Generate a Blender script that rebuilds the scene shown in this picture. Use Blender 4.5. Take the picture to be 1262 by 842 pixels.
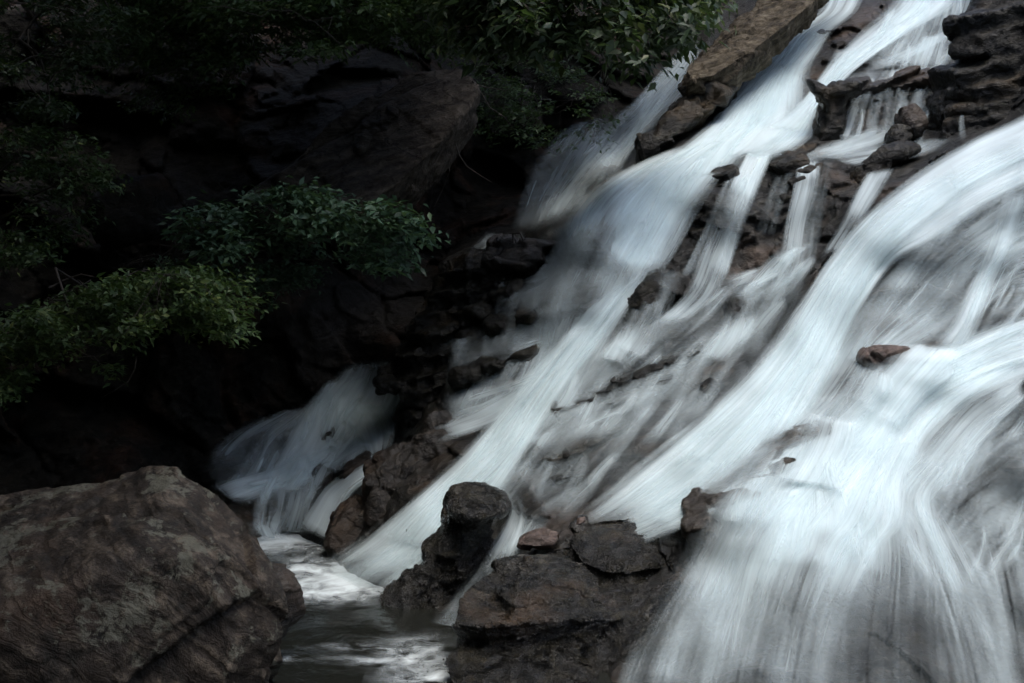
import bpy, bmesh, math, random
import numpy as np
from mathutils import Vector

for o in list(bpy.data.objects):
    bpy.data.objects.remove(o)
random.seed(7)
RNG = np.random.default_rng(7)
S = bpy.context.scene
COL = S.collection

# ------------------------------------------------------------------ camera, sky, sun, exposure
F = 1734.0          # focal length in pixels of a 1262 px wide picture
CX, CY, CAMZ = 631.0, 421.0, 2.5
cam = bpy.data.cameras.new('camera')
camo = bpy.data.objects.new('camera', cam)
COL.objects.link(camo)
camo.location = (0, 0, CAMZ)
camo.rotation_euler = (math.radians(90), 0, 0)
cam.sensor_width = 36.0
cam.lens = 36.0 * F / 1262.0
cam.clip_start = 0.1
cam.clip_end = 3000
S.camera = camo

SUN_EL, SUN_AZ = math.radians(74), math.radians(145)     # azimuth measured from +Y towards +X
world = bpy.data.worlds.new('World')
S.world = world
world.use_nodes = True
wn = world.node_tree
bg = wn.nodes['Background']
sky = wn.nodes.new('ShaderNodeTexSky')
sky.sky_type = 'NISHITA'
sky.sun_disc = False
sky.sun_elevation = SUN_EL
sky.sun_rotation = SUN_AZ
sky.air_density = 1.0
sky.dust_density = 3.0
wn.links.new(sky.outputs[0], bg.inputs[0])
bg.inputs[1].default_value = 0.14
sun = bpy.data.lights.new('sun', 'SUN')
sun.energy = 1.2
sun.angle = math.radians(45)
sun.color = (1.0, 0.985, 0.96)
suno = bpy.data.objects.new('sun', sun)
COL.objects.link(suno)
sd = Vector((math.sin(SUN_AZ) * math.cos(SUN_EL), math.cos(SUN_AZ) * math.cos(SUN_EL), math.sin(SUN_EL)))
suno.rotation_euler = (-sd).to_track_quat('-Z', 'Y').to_euler()
suno.location = (6, 10, 25)

S.view_settings.view_transform = 'Standard'
S.view_settings.look = 'None'
S.view_settings.gamma = 1.0
S.view_settings.use_curve_mapping = False
S.view_settings.exposure = 0.9
S.cycles.transparent_max_bounces = 26
S.cycles.max_bounces = 4
S.cycles.use_adaptive_sampling = True
S.cycles.adaptive_threshold = 0.05
S.cycles.use_denoising = True

# ------------------------------------------------------------------ maths helpers
def at(u, v, d):
    """pixel of the 1262x842 picture + distance along the view axis -> world point"""
    return np.array([(u - CX) / F * d, d, CAMZ - (v - CY) / F * d])

def hash3(ix, iy, iz, s=0):
    h = (ix.astype(np.int64) * 374761393 + iy.astype(np.int64) * 668265263
         + iz.astype(np.int64) * 2147483647 + s * 1274126177) & 0xFFFFFFFF
    h = ((h ^ (h >> 13)) * 1274126177) & 0xFFFFFFFF
    h = ((h ^ (h >> 16)) * 2246822519) & 0xFFFFFFFF
    h = h ^ (h >> 15)
    return (h & 0xFFFFFF) / float(0xFFFFFF)

def noise(P, s=0):
    i = np.floor(P).astype(np.int64)
    f = P - i
    w = f * f * f * (f * (f * 6 - 15) + 10)
    out = 0
    for dx in (0, 1):
        for dy in (0, 1):
            for dz in (0, 1):
                k = hash3(i[:, 0] + dx, i[:, 1] + dy, i[:, 2] + dz, s)
                out = out + k * (w[:, 0] if dx else 1 - w[:, 0]) * (w[:, 1] if dy else 1 - w[:, 1]) * (w[:, 2] if dz else 1 - w[:, 2])
    return out * 2 - 1

def fbm(P, octv=4, s=0, gain=.5):
    a, t, o = 1.0, 0.0, 0
    for k in range(octv):
        o = o + a * noise(P * 2.03 ** k + 17.3 * k, s + k)
        t += a
        a *= gain
    return o / t

def blocks(P, s=0):
    """voronoi blocks, each a randomly tilted flat facet with a random push -> (value, edge distance)"""
    i = np.floor(P).astype(np.int64)
    best = np.full(len(P), 9e9); second = best.copy(); val = np.zeros(len(P))
    for dx in (-1, 0, 1):
        for dy in (-1, 0, 1):
            for dz in (-1, 0, 1):
                c = i + np.array([dx, dy, dz])
                h = [hash3(c[:, 0], c[:, 1], c[:, 2], s + k) for k in range(3)]
                q = c + np.stack(h, 1)
                r = P - q
                d = (r ** 2).sum(1)
                n = [hash3(c[:, 0], c[:, 1], c[:, 2], s + 10 + k) - .5 for k in range(4)]
                v = (r[:, 0] * n[0] + r[:, 1] * n[1] + r[:, 2] * n[2]) * 1.6 + n[3]
                m = d < best
                second = np.where(m, best, np.minimum(second, d))
                val = np.where(m, v, val)
                best = np.where(m, d, best)
    return val, np.sqrt(second) - np.sqrt(best)

def strata(P, nrm, scale, s=0):
    """stepped bedding: saw-toothed ledges along a bedding normal"""
    n = np.array(nrm, float); n /= np.linalg.norm(n)
    t = P @ n * scale + 0.32 * fbm(P * scale * .3, 3, s)
    i = np.floor(t); f = t - i
    push = hash3(i.astype(np.int64), np.zeros(len(P), int), np.zeros(len(P), int), s)
    w = np.clip((f - .82) / .18, 0, 1)
    nxt = hash3(i.astype(np.int64) + 1, np.zeros(len(P), int), np.zeros(len(P), int), s)
    return push * (1 - w) + nxt * w - .5 - .25 * np.exp(-((f - .02) / .06) ** 2)

# ------------------------------------------------------------------ node helpers
def new_mat(name):
    m = bpy.data.materials.new(name); m.use_nodes = True
    nt = m.node_tree; nt.nodes.clear()
    return m, nt
def N(nt, typ, **kw):
    n = nt.nodes.new(typ)
    ins = kw.pop('ins', {})
    for k, v in kw.items(): setattr(n, k, v)
    for k, v in ins.items():
        if isinstance(v, bpy.types.NodeSocket): nt.links.new(v, n.inputs[k])
        else: n.inputs[k].default_value = v
    return n
def math_(nt, op, a, b=0.0, clamp=False):
    n = nt.nodes.new('ShaderNodeMath'); n.operation = op; n.use_clamp = clamp
    for k, v in ((0, a), (1, b)):
        if isinstance(v, bpy.types.NodeSocket): nt.links.new(v, n.inputs[k])
        else: n.inputs[k].default_value = v
    return n.outputs[0]
def ramp(nt, fac, stops, interp='LINEAR'):
    n = nt.nodes.new('ShaderNodeValToRGB'); nt.links.new(fac, n.inputs[0])
    cr = n.color_ramp; cr.interpolation = interp
    while len(cr.elements) < len(stops): cr.elements.new(.5)
    for e, (p, c) in zip(cr.elements, stops):
        e.position = p; e.color = (*c, 1) if len(c) == 3 else c
    return n.outputs[0]
def mixc(nt, fac, a, b, mode='MIX'):
    n = nt.nodes.new('ShaderNodeMix'); n.data_type = 'RGBA'; n.blend_type = mode
    for k, v in ((0, fac), (6, a), (7, b)):
        if isinstance(v, bpy.types.NodeSocket): nt.links.new(v, n.inputs[k])
        else: n.inputs[k].default_value = (*v, 1) if isinstance(v, tuple) else v
    return n.outputs[2]

def rock_mat(name, dark, mid, light, rust=None, rust_amt=.5, rough=.42, scale=1.0, bump=1.0, lichen=None, spec=.5, bed=(-.3, -.2, .92), tint_attr=False):
    m, nt = new_mat(name)
    co = N(nt, 'ShaderNodeNewGeometry').outputs['Position']
    big = N(nt, 'ShaderNodeTexNoise', ins={'Vector': co, 'Scale': 1.1 * scale, 'Detail': 5, 'Roughness': .6})
    med = N(nt, 'ShaderNodeTexNoise', ins={'Vector': co, 'Scale': 6 * scale, 'Detail': 8, 'Roughness': .68, 'Distortion': .3})
    fine = N(nt, 'ShaderNodeTexNoise', ins={'Vector': co, 'Scale': 45 * scale, 'Detail': 6, 'Roughness': .7})
    # bedding: noise stretched along the beds
    dot = N(nt, 'ShaderNodeVectorMath', operation='DOT_PRODUCT', ins={0: co, 1: Vector(bed).normalized()}).outputs['Value']
    wp = math_(nt, 'MULTIPLY_ADD', big.outputs[0], .5)
    bedv = math_(nt, 'ADD', dot, wp)
    comb = N(nt, 'ShaderNodeCombineXYZ', ins={0: math_(nt, 'MULTIPLY', bedv, 16 * scale)})
    beds = N(nt, 'ShaderNodeTexNoise', ins={'Vector': N(nt, 'ShaderNodeVectorMath', operation='ADD', ins={0: comb.outputs[0], 1: N(nt, 'ShaderNodeVectorMath', operation='SCALE', ins={0: co, 'Scale': .7 * scale}).outputs[0]}).outputs[0], 'Scale': 1.0, 'Detail': 4, 'Roughness': .6})
    f = math_(nt, 'MULTIPLY_ADD', med.outputs[0], .6, ); nt.nodes[-1].inputs[2].default_value = 0
    fac = math_(nt, 'ADD', math_(nt, 'MULTIPLY', med.outputs[0], .55), math_(nt, 'MULTIPLY', beds.outputs[0], .45))
    col = ramp(nt, fac, [(.36, dark), (.5, mid), (.64, light)])
    grit = N(nt, 'ShaderNodeTexNoise', ins={'Vector': co, 'Scale': 110.0, 'Detail': 4, 'Roughness': .75})
    col = mixc(nt, 1.0, col, ramp(nt, grit.outputs[0], [(.33, (.45, .45, .45)), (.5, (.95, .95, .95)), (.68, (1, 1, 1))]), 'MULTIPLY')
    if rust:
        rf = ramp(nt, big.outputs[0], [(.5 + .12 * (1 - rust_amt) * 2 - .06, (0, 0, 0)), (.72, (1, 1, 1))])
        col = mixc(nt, rf, col, rust)
    vor = N(nt, 'ShaderNodeTexVoronoi', feature='DISTANCE_TO_EDGE', ins={'Vector': N(nt, 'ShaderNodeVectorMath', operation='ADD', ins={0: co, 1: N(nt, 'ShaderNodeVectorMath', operation='SCALE', ins={0: med.outputs['Color'], 'Scale': .35}).outputs[0]}).outputs[0], 'Scale': .9 * scale})
    crack = ramp(nt, vor.outputs['Distance'], [(0, (0, 0, 0)), (.016, (1, 1, 1))])
    col = mixc(nt, math_(nt, 'MULTIPLY', math_(nt, 'SUBTRACT', 1.0, crack), .6), col, tuple(c * .4 for c in dark))
    if lichen:
        l1 = N(nt, 'ShaderNodeTexNoise', ins={'Vector': co, 'Scale': 11.0, 'Detail': 9, 'Roughness': .72, 'Distortion': .4})
        lm = N(nt, 'ShaderNodeTexNoise', ins={'Vector': co, 'Scale': 1.6, 'Detail': 3, 'Roughness': .55})
        lf = ramp(nt, math_(nt, 'ADD', l1.outputs[0], math_(nt, 'MULTIPLY', math_(nt, 'SUBTRACT', lm.outputs[0], .5), 1.1)), [(.60, (0, 0, 0)), (.66, (.8, .8, .8))])
        dk = N(nt, 'ShaderNodeTexNoise', ins={'Vector': co, 'Scale': 4.5, 'Detail': 8, 'Roughness': .7, 'Distortion': 1.0})
        col = mixc(nt, ramp(nt, dk.outputs[0], [(.5, (0, 0, 0)), (.62, (.75, .75, .75))]), col, (.012, .011, .008))
        col = mixc(nt, lf, col, lichen)
    if tint_attr:
        ta = N(nt, 'ShaderNodeAttribute', attribute_name='tint')
        col = mixc(nt, ta.outputs['Fac'], col, mixc(nt, med.outputs[0], tuple(c * .5 for c in tint_attr), tuple(min(1, c * 1.5) for c in tint_attr)))
    h = math_(nt, 'ADD', math_(nt, 'MULTIPLY', med.outputs[0], .9), math_(nt, 'MULTIPLY', fine.outputs[0], .22))
    h = math_(nt, 'ADD', h, math_(nt, 'MULTIPLY', beds.outputs[0], .7))
    chip = N(nt, 'ShaderNodeTexVoronoi', ins={'Vector': N(nt, 'ShaderNodeVectorMath', operation='ADD', ins={0: co, 1: N(nt, 'ShaderNodeVectorMath', operation='SCALE', ins={0: med.outputs['Color'], 'Scale': .12}).outputs[0]}).outputs[0], 'Scale': 7.0 * scale})
    h = math_(nt, 'ADD', h, math_(nt, 'ADD', math_(nt, 'MULTIPLY', crack, .22), math_(nt, 'MULTIPLY', chip.outputs['Distance'], .55)))
    bp = N(nt, 'ShaderNodeBump', ins={'Height': h, 'Strength': .75 * bump, 'Distance': .09 / scale})
    rg = ramp(nt, fine.outputs[0], [(.3, (rough - .12,) * 3), (.7, (min(1, rough + .2),) * 3)])
    b = N(nt, 'ShaderNodeBsdfPrincipled', ins={'Base Color': col, 'Roughness': rg, 'Normal': bp.outputs[0], 'Specular IOR Level': spec})
    o = N(nt, 'ShaderNodeOutputMaterial', ins={0: b.outputs[0]})
    return m

M_BED = rock_mat('wet_bedrock', (.004, .004, .0032), (.0125, .012, .0092), (.037, .034, .0255), rust=(.05, .033, .019), rust_amt=.55, rough=.36, tint_attr=(.08, .055, .038), spec=.4)
M_CLIFF = rock_mat('cliff_rock', (.004, .0037, .0029), (.012, .0107, .008), (.027, .0232, .0165), rust=(.06, .032, .02), rust_amt=.6, rough=.6, scale=.8, tint_attr=(.05, .043, .036), spec=.12)
M_CLIFFPALE = rock_mat('pale_cliff_rock', (.016, .0135, .0105), (.058, .048, .038), (.13, .108, .086), rough=.65, scale=.8, spec=.12)
M_BOULDER = rock_mat('lichened_boulder', (.010, .0078, .0056), (.038, .029, .0212), (.16, .128, .094), rust=(.068, .046, .031), rust_amt=.6, rough=.55, lichen=(.125, .122, .092), spec=.2, bump=.8, bed=(.6, .1, .8))
M_ROCK = rock_mat('dark_wet_rock', (.003, .0027, .0018), (.010, .0091, .006), (.036, .032, .0205), rust=(.06, .042, .022), rust_amt=.5, rough=.34, spec=.3)
M_WET = rock_mat('glossy_wet_rock', (.003, .0027, .0018), (.0115, .0102, .0064), (.046, .040, .025), rust=(.07, .046, .026), rust_amt=.55, rough=.2, spec=.55, bump=1.3, bed=(-.1, -.5, .86))
M_TAN = rock_mat('tan_wet_rock', (.012, .0095, .0065), (.046, .037, .026), (.115, .093, .066), rough=.3, spec=.4)
M_BROWN = rock_mat('brown_rock', (.006, .0048, .0034), (.018, .0142, .0098), (.05, .039, .026), rust=(.055, .034, .019), rust_amt=.9, rough=.4)
M_SLAB = rock_mat('dry_brown_slab', (.024, .0185, .0125), (.09, .072, .048), (.19, .157, .108), rough=.75, bed=(.5, .2, -.8), spec=.2, bump=1.2)
M_PINK = rock_mat('pink_rock', (.03, .02, .015), (.09, .062, .048), (.20, .14, .11), rough=.4, scale=1.6)

# ------------------------------------------------------------------ object helpers
def tag(o, label, cat, group=None):
    o['label'] = label; o['category'] = cat
    if group: o['group'] = group
    return o
def link(name, me, mat=None, parent=None, smooth=True):
    o = bpy.data.objects.new(name, me); COL.objects.link(o)
    if mat: me.materials.append(mat)
    if smooth and len(me.polygons): me.polygons.foreach_set('use_smooth', [True] * len(me.polygons))
    if parent: o.parent = parent
    return o
def np_mesh(name, V, Q, uv=None, attrs=None):
    me = bpy.data.meshes.new(name)
    V = np.asarray(V, np.float32); Q = np.asarray(Q, np.int32); k = Q.shape[1]
    me.vertices.add(len(V)); me.vertices.foreach_set('co', V.ravel())
    me.loops.add(Q.size); me.loops.foreach_set('vertex_index', Q.ravel())
    me.polygons.add(len(Q)); me.polygons.foreach_set('loop_start', np.arange(len(Q), dtype=np.int32) * k)
    me.polygons.foreach_set('loop_total', np.full(len(Q), k, np.int32))
    me.update(calc_edges=True)
    if uv is not None:
        l = me.uv_layers.new(name='UVMap'); l.data.foreach_set('uv', np.asarray(uv, np.float32)[Q.ravel()].ravel())
    for nme, arr in (attrs or {}).items():
        a = me.attributes.new(nme, 'FLOAT', 'POINT'); a.data.foreach_set('value', np.asarray(arr, np.float32))
    me.validate()
    return me
def grid_faces(nu, nv):
    i = np.arange((nv - 1) * (nu - 1)); r, c = i // (nu - 1), i % (nu - 1)
    a = r * nu + c
    return np.stack([a, a + nu, a + nu + 1, a + 1], 1)

# ------------------------------------------------------------------ the lie of the land: distance of the bedrock along each view ray
CP = np.array([
 # pool bed
 (450,842,12),(300,842,12),(0,842,12),(0,1000,9),(600,1000,8.5),(300,1000,9),(400,720,16),(350,672,18.4),(-300,900,12),(-400,1060,8),(500,1060,7.6),
 # left cliff
 (0,600,18),(250,600,18.7),(130,560,18.4),(0,450,18.7),(0,300,19.3),(0,100,21.5),(0,-150,25),(200,450,19.6),(200,300,20.3),(200,100,22.5),(320,400,20.4),
 (400,300,21.3),(450,200,21),(500,130,21.4),(400,60,24),(400,-150,28),(520,265,24.5),(560,200,25),(600,100,26),(560,370,21.5),(480,400,21.2),(430,430,21.2),
 (-200,450,16),(-200,100,18),(-400,300,14),(-400,-200,18),(-400,700,13.5),(-150,700,15),(100,-300,28),(-200,-280,24),
 # gully behind
 (640,280,23),(700,240,23.6),(760,190,24.6),(735,150,25.6),(820,110,26.6),(860,60,28),(900,0,30),(1000,-100,33),(620,200,26),(700,60,27),(700,-150,32),(640,310,21.5),(590,318,21.4),(800,-60,30),
 # main cascade
 (800,212,19),(850,190,19.6),(930,150,20.5),(960,100,22),(1000,60,23),(1040,10,24.5),(1080,-60,27),(755,222,19.2),(830,165,20.8),(900,95,23),(950,40,25),(1000,-20,27),
 (720,270,18.3),(690,350,17.8),(650,430,17.5),(600,480,17.2),(560,510,17.2),
 (760,300,17.8),(750,380,17.2),(690,460,16.6),(640,530,16),(580,590,15.6),(500,650,15.3),(440,700,15.3),(400,715,15.6),(695,285,18.6),(780,250,18.45),(830,252,18.3),(800,330,17.5),(720,320,17.95),
 (600,330,19.2),(560,420,18.4),(520,490,18.6),(540,540,16.8),(480,600,16.6),(430,640,17.2),(470,690,15.0),
 # far left cascade
 (450,455,21.2),(490,500,20.4),(400,500,20.6),(340,515,20.2),(400,550,19.6),(280,570,19.3),(350,600,18.8),(440,590,18.2),(340,648,18),(400,640,17.9),
 # middle apron
 (880,225,18.3),(860,300,17.8),(820,380,17),(950,200,18.8),(940,300,17.6),(900,380,16.8),(850,450,16),(780,520,15.2),(700,600,14.5),(640,640,14.2),(930,400,16.5),(880,208,19),
 # upper right shelves
 (1010,185,18.9),(1100,185,18.9),(1150,175,18.9),(1060,90,20.9),(1150,84,21),(1050,150,19.7),(1110,150,19.6),(1060,104,20.0),(1150,104,20.1),(1060,60,22),(1150,40,22.3),(1180,0,23),(1200,-80,26),
 (1225,60,20),(1262,0,20),(1240,140,18.2),(1400,50,17.5),(960,188,19),(1050,205,18.4),(1050,225,18.0),(1100,205,18.0),(980,215,18.3),(1000,300,17.4),
 # right stream
 (1262,160,16.5),(1180,200,16.6),(1110,235,16.6),(1060,290,16.2),(1020,350,15.8),(970,430,15.2),(900,520,14.4),(830,590,13.6),(760,640,13.2),
 (1262,260,15.2),(1180,300,15.2),(1120,370,15),(1262,370,14.7),(1150,420,14.6),(1050,440,14.6),(990,520,14),
 (1262,420,14),(1150,450,13.9),(1080,465,13.8),(1262,520,13),(1150,540,12.9),(1050,560,12.8),(980,580,12.6),(900,598,12.6),(930,540,13.3),
 (1262,650,12),(1180,660,11.8),(1080,640,11.7),(980,625,11.7),(900,640,11.6),(860,600,12.8),
 # near fall
 (1262,842,10.2),(1150,740,10.8),(1150,842,9.8),(1000,700,10.95),(1000,842,9.7),(880,740,10.7),(850,842,9.8),(1100,1000,7.7),(1100,930,8.7),(900,930,8.7),(1300,930,8.9),(800,660,12.5),(750,842,10.5),(650,700,13),(600,760,13),(560,700,14.2),(560,780,12.8),
 (1500,150,14),(1500,400,12),(1500,650,10),(1500,900,8.5),(1500,-100,17.5),(1750,400,10),(1750,-300,16),(1750,1060,7),(1300,-300,27),
], float)
def spot(u0, v0, su, sv, ang=0):
    a = math.radians(ang); x = (UU - u0) * math.cos(a) + (VV - v0) * math.sin(a); y = -(UU - u0) * math.sin(a) + (VV - v0) * math.cos(a)
    return np.exp(-(x / su) ** 2 - (y / sv) ** 2).ravel()
def solve_rbf(cp, c=22.):
    d = np.hypot(cp[:, None, 0] - cp[None, :, 0], cp[:, None, 1] - cp[None, :, 1])
    A = np.sqrt(d * d + c * c)
    n = len(cp)
    Mx = np.zeros((n + 1, n + 1)); Mx[:n, :n] = A; Mx[:n, n] = 1; Mx[n, :n] = 1
    return np.linalg.solve(Mx + np.diag([-2.0] * n + [0]), np.append(cp[:, 2], 0))
RB = solve_rbf(CP)
STEP = 3.0
GU = np.arange(-420, 1751, STEP); GV = np.arange(-300, 1061, STEP)
nu, nv = len(GU), len(GV)
UU, VV = np.meshgrid(GU, GV)
D0 = np.full(UU.shape, RB[-1])
for (cu, cv, _), w in zip(CP, RB[:-1]):
    D0 = D0 + w * np.sqrt((UU - cu) ** 2 + (VV - cv) ** 2 + 22. ** 2)

def unproj(u, v, d):
    return np.stack([(u - CX) / F * d, d, CAMZ - (v - CY) / F * d], -1)
def sstep(a, b, x):
    t = np.clip((x - a) / (b - a), 0, 1); return t * t * (3 - 2 * t)
def blur(a, s):
    r = int(3 * s) + 1; k = np.exp(-.5 * (np.arange(-r, r + 1) / s) ** 2); k /= k.sum()
    p = np.pad(a, r, mode='edge')
    p = np.apply_along_axis(lambda x: np.convolve(x, k, 'valid'), 0, p)
    return np.apply_along_axis(lambda x: np.convolve(x, k, 'valid'), 1, p)
def poly_side(pts):
    """signed x distance of each grid point right of a polyline given by increasing v"""
    p = np.array(pts, float)
    return UU - np.interp(VV, p[:, 1], p[:, 0])

D0 = D0 - .40 * spot(958, 590, 95, 42, -42).reshape(D0.shape) - .12 * spot(905, 605, 40, 28, -42).reshape(D0.shape)     # the hump the water pours over
P0 = unproj(UU, VV, D0).reshape(-1, 3)
# the seam between the wooded cliff and the cascade bedrock
seam = poly_side([(1090,-300),(905,-10),(860,70),(745,225),(690,262),(560,330),(500,440),(470,470),(300,520),(235,575),(300,650),(330,740),(330,1060)])
cliffness = sstep(30, -30, seam).ravel()
dip = P0 @ np.array([[.86, 0, .5], [0, 1, 0], [-.5, 0, .86]])          # beds dip down to the left
wob = np.stack([fbm(P0 * .7, 3, 60 + k) for k in range(3)], 1) * .7
bA, eA = blocks((dip + wob) * np.array([.42, .4, .8]), 3)
bB, eB = blocks((dip + wob * .6) * np.array([1.2, 1.1, 2.4]) + 5, 5)
disp_c = bA * .9 + bB * .12 * (1 + fbm(P0 * .6, 2, 90)) + fbm(P0 * .9, 6, 2, .55) * .5 - .16 * np.exp(-(eA / .06) ** 2)
bC, eC = blocks(dip * np.array([.9, .8, 2.4]) + 9, 7)
disp_b = bC * .2 + (strata(P0, (-.32, -.25, .9), 1.5, 4) * .42 + strata(P0, (-.3, -.3, .9), 3.9, 14) * .15) * ((1 - .6 * sstep(1000, 1100, UU) * sstep(420, 500, VV)).ravel() * (1 - .75 * np.clip(spot(760, 280, 110, 75, -40), 0, 1))) + fbm(P0 * 1.3, 5, 6) * .2 + fbm(P0 * 2.9, 4, 41) * .12 + fbm(P0 * 7, 3, 8) * .04
disp = -(disp_c * cliffness + disp_b * (1 - cliffness)).reshape(D0.shape)
D1 = D0 + disp
def minf(a, r):
    for ax in (0, 1):
        b = a.copy()
        for k in range(-r, r + 1): b = np.minimum(b, np.roll(a, k, ax))
        a = b
    return a
def patch(*sp): return np.clip(sum(spot(*q) for q in sp), 0, 1).reshape(D1.shape)
POKE = patch((820, 470, 120, 60, -45), (720, 580, 90, 45, -45), (620, 410, 55, 90, 0), (900, 300, 80, 60, 0), (1060, 140, 120, 50, 0), (380, 540, 100, 70, -20), (1230, 600, 60, 90, 0), (1180, 340, 60, 40, 0), (1010, 60, 40, 50, 0))
DW = blur(minf(D1, 2), 4.0) * (1 - .8 * POKE) + blur(D1, 3.6) * .8 * POKE
TREAD = -np.gradient(blur(DW, 1.5), axis=0); TREAD = TREAD / (blur(np.abs(TREAD), 14.) + 1e-3)   # > 1 on ledge tops, < 1 on drops
REL = blur(D1, 9.) - blur(D1, 2.5)          # > 0 where rock stands proud of its surroundings
def lookup(G, u, v):
    x = np.clip((np.asarray(u) - GU[0]) / STEP, 0, nu - 1.001); y = np.clip((np.asarray(v) - GV[0]) / STEP, 0, nv - 1.001)
    i, j = y.astype(int), x.astype(int); a, b = y - i, x - j
    return G[i, j] * (1 - a) * (1 - b) + G[i + 1, j] * a * (1 - b) + G[i, j + 1] * (1 - a) * b + G[i + 1, j + 1] * a * b
def depth_w(u, v):
    x = np.clip((np.asarray(u) - GU[0]) / STEP, 0, nu - 1.001); y = np.clip((np.asarray(v) - GV[0]) / STEP, 0, nv - 1.001)
    i, j = y.astype(int), x.astype(int); a, b = y - i, x - j
    return DW[i, j] * (1 - a) * (1 - b) + DW[i + 1, j] * a * (1 - b) + DW[i, j + 1] * (1 - a) * b + DW[i + 1, j + 1] * a * b

V1 = unproj(UU, VV, D1).reshape(-1, 3)
QF = grid_faces(nu, nv)
tint = np.clip(spot(930, 315, 40, 22, -25) * 1.0 + spot(1040, 45, 60, 14, -45) * .8 + spot(1050, 385, 14, 30, 25) * .6 + spot(520, 560, 40, 18, -30) * .7 + spot(700, 640, 60, 25, 0) * .5
               + spot(1075, 130, 16, 22) * .8 + spot(1250, 240, 20, 50) * .5 + spot(1000, 90, 40, 10, -45) * .8, 0, 1)
tint = tint * sstep(-.25, .35, fbm(V1 * 2.5, 3, 77))
tint_c = np.clip(spot(450, 180, 110, 45, -35) * 1.1 + spot(180, 260, 70, 45, 20) * .6 + spot(60, 180, 60, 30) * .5 + spot(440, 400, 70, 40, -30) * .4, 0, 1)
for nm, sel, mt, tt in (('cliff', True, M_CLIFF, tint_c), ('bedrock', False, M_BED, tint)):
    fm = (seam.ravel()[QF].mean(1) < 0) == sel
    q = QF[fm]; used = np.unique(q); rem = np.zeros(len(V1), np.int64); rem[used] = np.arange(len(used))
    o = link(nm, np_mesh(nm, V1[used], rem[q], attrs={'tint': tt[used]}), mt)
    o['kind'] = 'structure'

# ------------------------------------------------------------------ walls added outside the picture to block sky light, and far ground
def wall_sheet(name, pts, zs, mat, seed):
    """a rough rock-like wall, added to cut sky light, following a plan line; zs = profile of (outward offset, height)"""
    pl = np.array(pts, float); t = np.linspace(0, len(pl) - 1, 90)
    x = np.interp(t, range(len(pl)), pl[:, 0]); y = np.interp(t, range(len(pl)), pl[:, 1])
    dx, dy = np.gradient(x), np.gradient(y); L = np.hypot(dx, dy); nx, ny = dy / L, -dx / L
    zp = np.array(zs, float); s = np.linspace(0, len(zp) - 1, 50)
    off = np.interp(s, range(len(zp)), zp[:, 0]); hz = np.interp(s, range(len(zp)), zp[:, 1])
    A = np.stack([x[None] + nx[None] * off[:, None], y[None] + ny[None] * off[:, None], np.repeat(hz[:, None], 90, 1)], -1).reshape(-1, 3)
    A = A + fbm(A * .35, 5, seed)[:, None] * np.array([1.3, 1.3, .9]) + blocks(A * .5, seed)[0][:, None] * .5
    o = link(name, np_mesh(name, A, grid_faces(90, 50), attrs={'tint': np.zeros(len(A))}), mat); o['kind'] = 'structure'
    return o
wall_sheet('shade_wall_left', [(-2.5, -9), (-7, -5), (-9.5, 2), (-9.5, 10), (-10, 18), (-9, 26), (-4, 33), (6, 38), (16, 36)], [(-1.5, -2), (0, 3), (-.5, 8), (-.8, 13), (-3, 18), (-20, 26), (-60, 32)], M_CLIFF, 31)  # tall side put up to hide much of the sky on the left
wall_sheet('shade_wall_back', [(14, -4), (8, -9), (2, -10), (-5, -9.5), (-10, -5)], [(1.5, -2), (1.5, 4), (1, 9), (.5, 14), (-4, 19), (-50, 26)], M_CLIFF, 37)  # added behind the camera, raised to keep frontal sky light off the rocks
gm = link('ground', np_mesh('ground', [(-900, -900, -2.2), (900, -900, -2.2), (900, 900, -2.2), (-900, 900, -2.2)], [[0, 1, 2, 3]], attrs={'tint': [0] * 4}), M_CLIFF); gm['kind'] = 'structure'

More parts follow.
